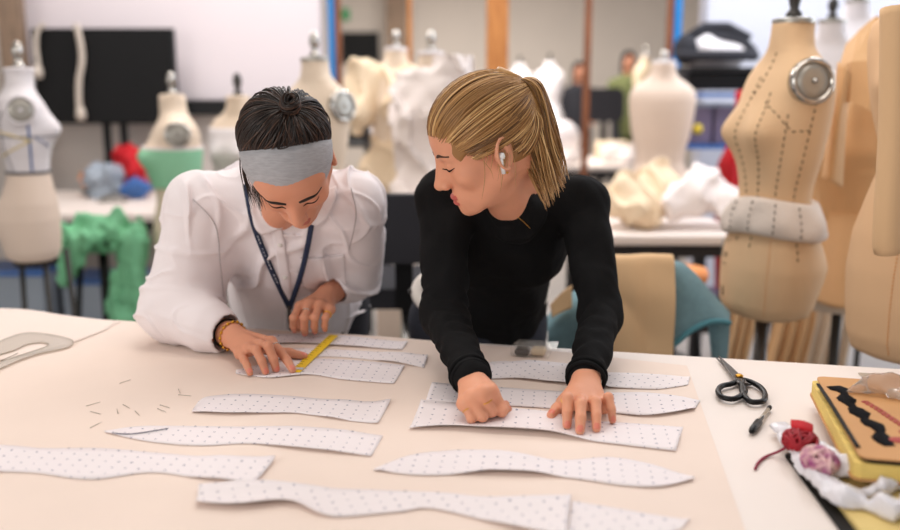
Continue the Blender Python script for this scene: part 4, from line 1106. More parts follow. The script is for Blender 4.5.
MB().lathe([(.001, .09), (.024, .09), (.024, zc - .06), (.001, zc - .06)], (p[0], Y + .25, 0), 14).build('gas_column', M['steel'], oc)
for k in range(5):
    a = k * 2 * PI / 5 + .3; e = V(p[0] + .28 * math.cos(a), Y + .25 + .28 * math.sin(a), .07)
    MB().tube([(p[0], Y + .25, .11), e], [.024, .016], 8).build('base_arm', M['black_plastic'], oc)
    MB().ball(e - V(0, 0, .038), .032, 10).build('caster', M['black_plastic'], oc)
# low beige wall cabinet seen below it
p0, p1 = at(374, 300, Y=3.5), at(462, 300, Y=3.5)
cb = thing('cabinet', ((p0[0] + p1[0]) / 2, 3.75, 0), 'beige low cabinet behind the office chair', 'cabinet'); zz2 = at(400, 286, Y=3.5)[2]
MB().box(((p0[0] + p1[0]) / 2, 3.72, zz2 / 2), (p1[0] - p0[0], .22, zz2), bev=.004).build('body', M['beigeform'], cb, smooth=False)
for sx in (.26, .74):
    x = p0[0] + (p1[0] - p0[0]) * sx; d_ = MB().box((x, 3.602, zz2 / 2), ((p1[0] - p0[0]) * .46, .018, zz2 - .05), bev=.003).build('door', M['beigeform'], cb, smooth=False)
    MB().lathe([(.001, 0), (.012, 0), (.012, .02), (.001, .022)], (x + .1 * (1 if sx < .5 else -1), 3.594, zz2 * .7), 10, (0, -1, 0)).build('knob', M['silver'], d_)
# roll of dark cloth with a pale end and a white ball on the middle table
a, b = at(344, 182, Y=5.0), at(376, 186, Y=4.95)
a = at(338, 132, Y=5.15); b = at(371, 131, Y=5.0)
def shelf_unit(): pass
pc = at(372, 131, Y=5.0)
ru = thing('wall_rack', (a[0] - .1, 5.1, 0), 'dark open rack with rolled cloth, left of the ruffled jacket', 'rack')
za = a[2]
for x in (a[0] - .22, b[0] - .05):
    MB().box((x, 5.3, (za + .2) / 2), (.03, .03, za + .2)).build('upright', M['black_shelf'], ru, smooth=False)
for z_ in (za - .075, zm - .15, .3):
    MB().box(((a[0] + b[0] - .27) / 2, 5.3, z_), (b[0] - a[0] + .20, .26, .025)).build('shelf', M['black_shelf'], ru, smooth=False)
rl = thing('cloth_roll', ((a[0] + b[0]) / 2, 5.2, za - .06), 'roll of black cloth with a bright white end', 'fabric roll')
MB().tube([(a[0] - .1, 5.28, za), (b[0], 5.19, za)], .055, 18).build('roll', M['dark_cloth'], rl); MB().lathe([(.001, 0), (.05, 0), (.062, .01), (.055, .04), (.001, .042)], (b[0], 5.19, za), 18, nrm((1, -.4, 0))).build('white_end', M['muslin'], rl)
p = at(381, 187, Y=5.2); tag(MB().ball((p[0], 5.22, zm + .05), .048, 16).build('ball', M['muslin']), 'small white ball on the middle side table', 'ball')

# ---- chair behind the blond person with calico and a teal garment over its back
Y = 2.36
zb2 = at(645, 258, Y=Y)[2]; xl, xr = at(604, 258, Y=Y)[0], at(676, 258, Y=Y)[0]; xc = at(634, 258, Y=Y)[0]
wc = thing('wooden_chair', (xc, Y + .22, 0), 'dark chair with cloth hung over its back, right of the blond person', 'chair')
MB().prism(rr(.30, .44, .05), .44, .48, c=(xc, Y + .25, 0)).build('seat', M['black_plastic'], wc, auto=40)
for sx in (-.095, .095):
    for sy in (.06, .44): MB().tube([(xc + sx, Y + sy, .44), (xc + sx * 1.1, Y + sy, 0)], .014, 8).build('leg', M['iron'], wc)
    MB().tube([(xc + sx, Y + .05, .44), (xc + sx, Y + .045, zb2 - .03)], .013, 8).build('back_post', M['iron'], wc)
MB().prism(rr(.20, .26, .05), -.012, .012, R=np.array([[1, 0, 0], [0, 0, -1], [0, 1, 0]]), c=(xc, Y + .045, zb2 - .16)).build('backrest', M['black_plastic'], wc, auto=40)
# calico sheet folded over the back
C = []
for fy, fz in ((Y - .005, .60), (Y - .012, .78), (Y - .005, .9), (Y + .02, zb2 - .012), (Y + .045, zb2), (Y + .07, zb2 - .012), (Y + .095, .9), (Y + .10, .7)):
    C.append([(xl - .03, fy, fz), (xl * .65 + xr * .35, fy - .012, fz), (xl * .35 + xr * .65, fy + .004, fz), (xr, fy - .006, fz)])
G = bigrid(C, 48, 26); nz = Noise(71, 14, 7, (1, 1, .7)); w = np.clip((zb2 - G[:, :, 2]) / .1, 0, 1); G[:, :, 1] += -.010 * np.abs(nz.pt(G)) * w * np.where(G[:, :, 1] < Y + .04, 1, -1)
sheet_obj('calico_cloth', G, .004, M['beige_cloth'], 'beige calico cloth folded over the chair back beside the blond person', 'fabric')
# teal garment
def tg(u, v, Y): return at(u, v, Y=Y)
C = [[tg(660, 268, 2.50), tg(680, 266, 2.52), tg(694, 275, 2.54), tg(708, 290, 2.56), tg(726, 310, 2.58)],
     [tg(660, 262, 2.44), tg(680, 264, 2.45), tg(696, 277, 2.46), tg(711, 295, 2.47), tg(729, 314, 2.49)],
     [tg(660, 276, 2.405), tg(680, 280, 2.405), tg(696, 290, 2.41), tg(711, 304, 2.42), tg(729, 319, 2.44)],
     [tg(660, 318, 2.395), tg(678, 320, 2.39), tg(694, 316, 2.395), tg(710, 316, 2.40), tg(728, 322, 2.42)],
     [tg(660, 352, 2.40), tg(674, 346, 2.39), tg(690, 333, 2.395), tg(710, 324, 2.40), tg(728, 325, 2.42)]]
tt = thing('teal_garment', tg(695, 330, 2.42), 'teal woollen garment slung over the chair beside the calico', 'garment')
G = bigrid(C, 30, 30); MB().sheet(G, .009).build('body', M['teal'], tt)
P = G[-1]; MB().tube(P + V(0, -.006, .008), .014, 8, flat=.6).build('ribbed_hem', M['teal_rib'], tt)
C = [[tg(709, 322, 2.47), tg(716, 321, 2.46), tg(729, 320, 2.47)], [tg(711, 340, 2.47), tg(717, 340, 2.455), tg(728, 336, 2.47)], [tg(713, 365, 2.48), tg(719, 364, 2.47), tg(726, 360, 2.48)]]
MB().sheet(bigrid(C, 14, 10), .012).build('sleeve', M['teal'], tt)
tt2 = thing('teal_cloth', tg(560, 335, 2.42), 'scrap of teal and cream cloth showing between the blond person\'s arm and waist', 'fabric')
C = [[tg(548, 318, 2.5), tg(562, 300, 2.5), tg(580, 290, 2.5)], [tg(548, 332, 2.44), tg(562, 320, 2.44), tg(580, 310, 2.44)], [tg(548, 352, 2.45), tg(562, 350, 2.45), tg(580, 350, 2.45)]]
MB().sheet(bigrid(C, 12, 10), .01).build('cloth', M['teal'], tt2)
C = [[tg(550, 305, 2.43), tg(562, 292, 2.43), tg(572, 285, 2.43)], [tg(552, 318, 2.42), tg(562, 312, 2.42), tg(572, 308, 2.42)]]
MB().sheet(bigrid(C, 8, 8), .006).build('cream_edge', M['beige_cloth'], tt2)
# garment lengths hanging under / behind the tan form
for i, (u0, u1, v0, Y, m, lab) in enumerate([(728, 757, 285, 3.42, 'beige_cloth', 'beige cloth hanging left of the tan form\'s pole'), (772, 812, 300, 3.46, 'paper_tan', 'tan cloth hanging right of the tan form\'s pole'), (812, 856, 270, 3.5, 'linen', 'long pale cloth falling below the paper bodice')]):
    nu = 26; a0, a1 = at(u0, v0, Y=Y), at(u1, v0, Y=Y); C = []
    G = np.zeros((nu, 18, 3))
    for k, x in enumerate(np.linspace(a0[0], a1[0], nu)):
        for j, z_ in enumerate(np.linspace(a0[2] + .12, .25, 18)):
            G[k, j] = (x + .02 * math.sin(j * .3), Y + .028 * math.sin(k * .85 + i) * (.3 + .7 * j / 17), z_)
    sheet_obj('hanging_cloth', G, .005, M[m], lab, 'fabric', 'cloth lengths on the low rail')
rk = thing('garment_rail', (1.33, 3.46, 0), 'low black garment rail holding cloth lengths behind the tan form', 'garment rail')
rx0, rx1 = at(722, 300, Y=3.46)[0], at(862, 300, Y=3.46)[0]
zrl = at(760, 285, Y=3.42)[2] + .125
zrl = max(zrl, at(830, 270, Y=3.5)[2] + .13)
MB().tube([(rx0, 3.46, zrl), (rx1, 3.46, zrl)], .012, 8).build('rail', M['iron'], rk)
for x in (rx0, rx1): MB().tube([(x, 3.46, zrl), (x, 3.46, 0)], .012, 8).build('upright', M['iron'], rk)

# ---- shelf at the right back with crates and the black-rimmed bundle
Y = 5.2
sx0, sx1 = at(684, 100, Y=Y)[0], at(790, 100, Y=Y)[0]
sh_ = thing('shelf_rack', ((sx0 + sx1) / 2, Y + .25, 0), 'dark shelf rack of crates at the back right', 'shelf')
zs1, zs2, zs3 = at(700, 67, Y=Y)[2], at(700, 93, Y=Y)[2], at(700, 145, Y=Y)[2]
for x in (sx0, sx1):
    for y in (Y + .02, Y + .48): MB().box((x, y, zs1 / 2), (.03, .03, zs1)).build('upright', M['black_shelf'], sh_, smooth=False)
for z_ in (zs1, zs2, zs3): MB().box(((sx0 + sx1) / 2, Y + .25, z_ - .012), (sx1 - sx0, .5, .024)).build('shelf', M['blue_plastic'] if z_ != zs1 else M['black_shelf'], sh_, smooth=False)
tag(MB().box(((sx0 + sx1) / 2, Y + .25, zs1 - .024 - .055), (sx1 - sx0 - .06, .42, .10), bev=.01).build('black_case', M['black_plastic'], smooth=False), 'long black case between the two upper shelves', 'case')
for u, lab in ((702, 'purple-grey crate with a yellow dot on the back right shelf'), (730, 'purple-grey crate beside the dotted one, partly behind the tan form')):
    w = 25 * Y / FPX; p = at(u, 120, Y=Y); h = zs2 - zs3 - .07
    t = thing('crate', (p[0], Y + .2, zs3), lab, 'crate', group='crates on the shelf rack'); MB().box((p[0], Y + .22, zs3 + .002 + h / 2), (w, .34, h), bev=.006).build('body', M['purple_box'], t, smooth=False)
    MB().box((p[0], Y + .22, zs3 + h), (w + .012, .35, .018), bev=.004).build('rim', M['grey_plastic'], t, smooth=False)
    if u == 702: MB().lathe([(.001, 0), (.03, 0), (.03, .004), (.001, .004)], (p[0] - .01, Y + .049, zs3 + h * .4), 14, (0, -1, 0)).build('yellow_dot', M['tape_y'], t)
p = at(720, 60, Y=Y)
hb = thing('hoop_bag', (p[0], Y + .2, zs1), 'white fabric bundle with a black rim on top of the shelf rack', 'bag')
F = Field((p[0] - .35, Y - .05, zs1 - .02), (p[0] + .35, Y + .45, zs1 + .32), .01)
F.ell((p[0] + .02, Y + .2, zs1 + .08), (.19, .15, .10), k=0); n1 = Noise(91, 22, 8); F.bend(lambda X, Y_, Z: .016 * n1(X, Y_, Z)); F.floor_at(zs1 + .003); F.build('bundle', M['jerseywhite'], hb)
P = [(p[0] + .21 * math.cos(a), Y + .06 + .1 * math.sin(a), zs1 + .05 + .12 * max(0, math.sin(a)) + .012) for a in np.linspace(0, 2 * PI, 40)[:-1]]
MB().tube(P, .03, 8, closed=True).build('rim', M['dark_cloth'], hb)
MB().tube([(p[0] - .17, Y + .12, zs1 + .16), (p[0] - .05, Y + .16, zs1 + .23), (p[0] + .08, Y + .16, zs1 + .23), (p[0] + .2, Y + .12, zs1 + .16)], .028, 8).build('handle', M['dark_cloth'], hb)
MB().ball((p[0] - .17, Y + .1, zs1 + .1), (.07, .06, .09), 12).build('dark_flap', M['dark_cloth'], hb)
# red cloth
C = [[tg(733, 62, 4.7), tg(738, 60, 4.68), tg(745, 62, 4.7)], [tg(728, 110, 4.7), tg(737, 110, 4.66), tg(746, 110, 4.7)], [tg(722, 152, 4.7), tg(735, 150, 4.62), tg(748, 150, 4.7)], [tg(718, 186, 4.72), tg(735, 186, 4.62), tg(750, 186, 4.7)]]
C = [[tg(737, 92, 4.7), tg(741, 90, 4.68), tg(746, 92, 4.7)], [tg(735, 130, 4.7), tg(740, 128, 4.66), tg(748, 130, 4.7)], [tg(723, 156, 4.7), tg(735, 152, 4.62), tg(750, 152, 4.7)], [tg(716, 186, 4.72), tg(735, 186, 4.62), tg(752, 186, 4.7)], [tg(716, 330, 4.72), tg(735, 330, 4.62), tg(752, 330, 4.7)]]
G = bigrid(C, 24, 14); G[:, :, 1] += .02 * np.sin(np.arange(14) * 1.1)[None, :]
sheet_obj('hanging_cloth', G, .012, M['redcloth'], 'red cloth hanging behind the tan form\'s bust', 'fabric')

# ---- far room: table goods, chair, white form, people
heap('muslin_heap', [(g(552, 162, 8.6), .10), (g(566, 158, 8.5), .10)], 'muslin', 'white muslin along the far-room table, left of the brown post', 13, h=.02, floor=zf + .002, amp=.03)
heap('muslin_heap', [(g(612, 156, 8.6), .10), (g(630, 158, 8.5), .10), (g(646, 154, 8.6), .12)], 'muslin', 'white muslin along the far-room table, right of the brown post', 14, h=.02, floor=zf + .002, amp=.03)
p = at(621, 140, Y=8.55); tag(MB().box((p[0], 8.95, zf + .09), (.30, .22, .175), rz=.3, bev=.01).build('paper_bag', M['calico'], smooth=False), 'cream cardboard box standing on the far-room table', 'box')
Y = 9.6; p = at(605, 105, Y=Y)
fcq = thing('office_chair', (p[0], Y, 0), 'dark office chair in the far room right of the brown post', 'chair')
zt, zb_ = at(605, 88, Y=Y)[2], at(605, 122, Y=Y)[2]
MB().prism(rr(.40, zt - zb_, .08), -.035, .035, R=np.array([[1, 0, 0], [0, 0, -1], [0, 1, 0]]), c=(p[0], Y, (zt + zb_) / 2)).build('backrest', M['chairfab'], fcq, auto=40)
MB().prism(rr(.46, .44, .08), .52, .6, c=(p[0], Y + .26, 0)).build('seat', M['chairfab'], fcq, auto=40)
MB().box((p[0], Y + .05, .85), (.06, .03, .7)).build('back_bar', M['black_plastic'], fcq, smooth=False)
MB().lathe([(.001, .05), (.03, .05), (.03, .53), (.001, .53)], (p[0], Y + .25, 0), 12).build('gas_column', M['steel'], fcq)
MB().lathe([(.001, 0), (.28, 0), (.26, .03), (.05, .06), (.001, .06)], (p[0], Y + .25, 0), 20).build('base', M['black_plastic'], fcq)
p = at(562, 112, Y=9.1)
pf = thing('pouf', (p[0], 9.1, zf), 'round white ball-shaped bundle on the far-room table', 'bundle')
MB().ball((p[0], 9.1, zf + .19), (.19, .17, .19), 20).build('bundle', M['jerseywhite'], pf)
for (u, v, Y, lab) in ((550, 62, 10.6, 'white form in the far room above the round bundle'), (520, 64, 11.0, 'pale form in the far room behind the blond person\'s ponytail')):
    f = Form(u, v, Y, math.radians(160), H=.85, W=1.0); f.root('dress_form', lab); f.shell('torso', M['jerseywhite'], f.o, nt=40, na=40); f.cap(M['silver'], M['iron'], .09); f.stand()
f = Form(646, 56, 9.95, math.radians(200), H=.85, W=.8); f.root('dress_form', 'tan draped form in the far room, beside the white back-view form'); f.shell('torso', M['calico'], f.o, nt=40, na=40); f.cap(M['jerseywhite'], M['chrome'], .09); f.stand()
a, b = at(341, 32, Y=12.9), at(379, 62, Y=12.9)
t = thing('wall_screen', ((a[0] + b[0]) / 2, 12.93, b[2]), 'dark screen on the far room wall behind the blue post', 'screen'); MB().box(((a[0] + b[0]) / 2, 12.94, (a[2] + b[2]) / 2), (b[0] - a[0], .06, a[2] - b[2]), bev=.01).build('casing', M['black_plastic'], t, smooth=False)
MB().box(((a[0] + b[0]) / 2, 12.906, (a[2] + b[2]) / 2), (b[0] - a[0] - .06, .01, a[2] - b[2] - .06)).build('panel', M['screen'], t, smooth=False)
p = at(345, 14, Y=12.9); tag(MB().box((p[0], 12.96, p[2]), (.11, .03, .16), bev=.004).build('wall_sign', M['exit'], smooth=False), 'small green sign on the far room wall', 'sign')

def far_person(u, v, Y, H, cloth, label, seed):
    p = at(u, v, Y=Y); x, y = p[0], p[1]; zh = p[2]
    k = zh / 1.58
    t = thing('person', (x, y, 0), label, 'person')
    F = Field((x - .42, y - .36, 0), (x + .42, y + .36, zh + .2), .014)
    F.ell((x, y, zh), (.075, .095, .115), k=0); F.cone((x, y + .01, zh - .1), (x, y + .02, zh - .2), .05, .055, .02)
    for s_ in (-1, 1):
        F.cone((x, y + .02, zh - .22), (x + s_ * .17, y + .02, zh - .26), .06, .055, .03); F.cone((x + s_ * .17, y + .02, zh - .26), (x + s_ * .22, y, zh - .54), .045, .036, .02); F.cone((x + s_ * .22, y, zh - .54), (x + s_ * .16, y - .2, zh - .62), .035, .026, .02); F.ell((x + s_ * .14, y - .27, zh - .63), (.035, .06, .02), k=.02)
        F.cone((x + s_ * .09, y + .02, zh - .72), (x + s_ * .1, y, .46 * k), .075, .05, .03); F.cone((x + s_ * .1, y, .46 * k), (x + s_ * .1, y + .02, .07), .05, .035, .02); F.cone((x + s_ * .1, y + .02, .03), (x + s_ * .1, y - .14, .03), .03, .028, .02)
    F.cone((x, y + .02, zh - .3), (x, y + .03, zh - .72), .14, .14, .05, flat=((0, 1, 0), 1.35))
    F.build('body', M['skin_b'], t)
    G = Field((x - .42, y - .36, .3), (x + .42, y + .36, zh), .014)
    G.cone((x, y + .02, zh - .28), (x, y + .03, zh - .80), .155, .165, .05, flat=((0, 1, 0), 1.3))
    for s_ in (-1, 1):
        G.cone((x, y + .02, zh - .22), (x + s_ * .17, y + .02, zh - .26), .075, .07, .03); G.cone((x + s_ * .17, y + .02, zh - .26), (x + s_ * .22, y, zh - .54), .062, .052, .02); G.cone((x + s_ * .22, y, zh - .54), (x + s_ * .165, y - .17, zh - .61), .05, .042, .02)
    G.build('jacket', M[cloth], t)
    G = Field((x - .3, y - .3, .08), (x + .3, y + .3, zh - .6), .014)
    for s_ in (-1, 1): G.cone((x + s_ * .09, y + .02, zh - .74), (x + s_ * .1, y, .46 * k), .095, .07, .03); G.cone((x + s_ * .1, y, .46 * k), (x + s_ * .1, y + .02, .10), .07, .055, .02)
    G.build('trousers', M['dark_cloth'], t)
    G = Field((x - .15, y - .15, zh - .3), (x + .15, y + .2, zh + .16), .012)
    G.ell((x, y + .02, zh + .02), (.09, .105, .115), k=0); G.ell((x, y + .06, zh - .08), (.085, .07, .14), k=.03); G.ell((x, y - .1, zh - .03), (.07, .07, .09), k=.02, sub=True)
    G.build('hair', M['ink'], t)
far_person(629, 62, 10.9, 1.7, 'olive', 'person with dark hair in an olive jacket, far room between post and white form', 1)
far_person(579, 72, 11.6, 1.7, 'dark_cloth', 'person with dark hair in dark clothes, far room behind the thin brown post', 2)
# ================================================================== people
class Head:
    def __init__(s, c, f, u, k=1.0):
        s.f = nrm(f); s.u = nrm(np.array(u) - s.f * np.dot(u, s.f)); s.s = nrm(np.cross(s.u, s.f)); s.c = np.array(c, float); s.k = k
        s.R = np.array([s.s, s.f, s.u])
    def P(s, r, f, u): return s.c + s.k * (s.s * r + s.f * f + s.u * u)
    def D(s, r, f, u): return s.s * r + s.f * f + s.u * u
    def carve(s, F, fem=True):
        k, P, R = s.k, s.P, s.R; E = lambda c, r, kk=.01, sub=False, RR=None: F.ell(c, np.array(r) * k, RR if RR is not None else R, kk, sub)
        jw = .050 if fem else .055; ch = .008 if fem else 0
        E(P(0, -.012, .035), (.074, .094, .083), 0)
        E(P(0, .028, -.028 + ch / 2), (.060, .060, .085 - ch / 2), .03)
        for q in (-1, 1):
            F.cone(P(q * jw, -.002, -.045), P(q * .018, .066, -.098 + ch), .019 * k, .013 * k, .022)
            E(P(q * .040, .058, -.022), (.022, .022, .02), .02)
        E(P(0, .078, -.101 + ch), (.017, .015, .014), .014)
        E(P(0, .046, .042), (.060, .044, .05), .03)
        F.cone(P(-.034, .076, .022), P(.034, .076, .022), .011 * k, .011 * k, .012)
        for q in (-1, 1):
            E(P(q * .034, .100, .003), (.016, .017, .012), .010, True)
            E(P(q * .031, .074, .003), (.0145, .0135, .0135), .004)
        F.cone(P(0, .076, .018), P(0, .088, -.02), .014 * k, .018 * k, .012)
        F.cone(P(0, .088, .012), P(0, .108, -.028), .0075 * k, .0105 * k, .010)
        E(P(0, .110, -.029), (.0095, .009, .0085), .006)
        for q in (-1, 1): E(P(q * .0115, .100, -.034), (.0075, .009, .0065), .005)
        E(P(0, .077, -.066), (.030, .018, .024), .018)
        s.lip1 = P(0, .0945, -.0605); s.lip2 = P(0, .0925, -.0715)
        E(s.lip1, (.021, .0065, .0052), .003); E(s.lip2, (.018, .0075, .0062), .003)
        E(P(0, .100, -.0658), (.02, .006, .0011), .002, True)
        for q in (-1, 1):
            ax = nrm(s.D(q * 1, -.35, 0)); fw = nrm(s.D(q * .3, 1, .28)); up = np.cross(ax, fw); up = up if up @ s.u > 0 else -up
            fw = np.cross(up, ax); RR = np.array([ax, fw, up])
            eo = .008 if fem else 0
            E(P(q * (.077 + eo), -.010, -.004), (.0065, .0185, .031), .004, False, RR)
            E(P(q * (.086 + eo), -.004, -.004), (.008, .011, .019), .003, True, RR)
            E(P(q * (.078 + eo), -.004, -.030), (.006, .009, .009), .004, False, RR)
            E(P(q * (.080 + eo), .005, -.004), (.005, .004, .007), .003, False, RR)
            for a0 in range(9 if fem else 0):
                a1, a2 = 1.2 + a0 * .42, 1.2 + (a0 + 1) * .42
                pt_ = lambda a: P(q * (.081 + eo), -.010, -.004) + k * (.0165 * math.cos(a) * fw + .0285 * math.sin(a) * up) + k * ax * .003
                F.cone(pt_(a1), pt_(a2), .0028 * k, .0028 * k, .002)
    def lips(s, C):
        o = np.zeros(len(C), bool)
        for c, r in ((s.lip1, (.0215, .0085, .0062)), (s.lip2, (.0185, .0095, .0072))):
            q = (C - c) @ s.R.T / (np.array(r) * s.k); o |= (q ** 2).sum(1) < 1
        return o
def lay(F, H, pts, off):
    """points moved along the facing direction onto the face"""
    P = np.array(pts); P = P + H.f * .05
    return F.cast(P, np.tile(-H.f, (len(P), 1)), 0, .12, .001) + H.f * off
def finger(F, K, T, b, L, r, k=.003):
    """K knuckle, T tip or [PIP, DIP, tip]; bends towards the back of the hand b; returns the chain"""
    if isinstance(T, list): ch = [K] + T
    else:
        a, c = L[0], L[1] + L[2] * .92; d = T - K; D = np.linalg.norm(d)
        if D > (a + c) * .995: sc = D / ((a + c) * .995); a *= sc; c *= sc
        x = (a * a - c * c + D * D) / (2 * D); h = math.sqrt(max(a * a - x * x, 0)); dd = d / D; bb = nrm(b - dd * (b @ dd))
        pip = K + dd * x + bb * h; m = T - pip; mm = nrm(m)
        b2 = nrm(bb - mm * (bb @ mm)); dip = pip + m * (L[1] / (L[1] + L[2])) + b2 * .004
        ch = [K, pip, dip, T]
    for i in range(3): F.cone(ch[i], ch[i + 1], r * (1.06, 1.02, .95)[i], r * (1.0, .95, .84)[i], k if i else .007)
    F.ell(ch[1], r * 1.06, k=.003)
    return ch
LEN = [(.043, .026, .021), (.047, .029, .022), (.043, .027, .022), (.034, .021, .019)]
def hand(F, W, E, K, T, TH, b, sc=1.0, rw=.0245):
    """wrist W, elbow E, knuckles K (index..little), tips T, thumb chain TH, back direction b"""
    b = nrm(b); nails = []; chains = []
    F.cone(E, W, .031 * sc, rw * sc, .02)
    for i in range(4):
        F.cone(W + (K[i] - W) * .08, K[i] - b * .003, .0185 * sc, .0110 * sc, .012)
    for i in range(3): F.cone(K[i] - b * .005, K[i + 1] - b * .005, .0105 * sc, .0105 * sc, .008)
    rr_ = [.0091, .0094, .0089, .0078]
    for i in range(4):
        L = [x * sc for x in LEN[i]]
        ch = finger(F, K[i], T[i], b, L, rr_[i] * sc); chains.append(ch)
    F.cone(W + (TH[0] - W) * .2, TH[0], .017 * sc, .015 * sc, .012); F.cone(TH[0], TH[1], .0155 * sc, .0115 * sc, .010); F.cone(TH[1], TH[2], .0105 * sc, .0100 * sc, .005); F.cone(TH[2], TH[3], .0102 * sc, .0078 * sc, .004)
    F.ell((TH[0] + K[0]) / 2 - b * .006, (.015, .015, .012), k=.015)
    chains.append(TH)
    for ch in chains:
        d = nrm(ch[3] - ch[2]); bb = nrm(b - d * (b @ d)); nails.append((ch[3] + bb * .0068 * sc - d * .001, d, bb))
    return chains, nails
def nail_mask(C, nails):
    o = np.zeros(len(C), bool)
    for c, d, bb in nails:
        q = C - c; s_ = np.cross(d, bb)
        o |= ((q @ d / .0065) ** 2 + (q @ s_ / .0055) ** 2 + (q @ bb / .0035) ** 2) < 1
    return o
def ring_on(name, ch, i, t, r, m, parent, b, w=.0011, stone=None):
    p = ch[i] + (ch[i + 1] - ch[i]) * t; x, y, z = frame_of(ch[i + 1] - ch[i])
    MB().tube([p + r * (x * math.cos(a) + y * math.sin(a)) for a in np.linspace(0, 2 * PI, 25)[:-1]], w, 6, closed=True).build(name, m, parent)
def strands(name, paths, m, parent, r=.0011, tones=None, n=4):
    mb = MB()
    for i, P in enumerate(paths):
        k = len(P); rad = [r * (1 - .75 * max(0, (j / (k - 1) - .6) / .4)) for j in range(k)]
        mb.tube(P, rad, n, cap=False, tone=tones[i])
    return mb.build(name, m, parent, tone=True)
def ellray(c, R, rad, o, d):
    """last intersection of a ray with an ellipsoid"""
    O = R @ (o - c) / rad; D = R @ d / rad; A = D @ D; B = O @ D; Cc = O @ O - 1; q = B * B - A * Cc
    return o + d * ((-B + math.sqrt(max(q, 0))) / A)

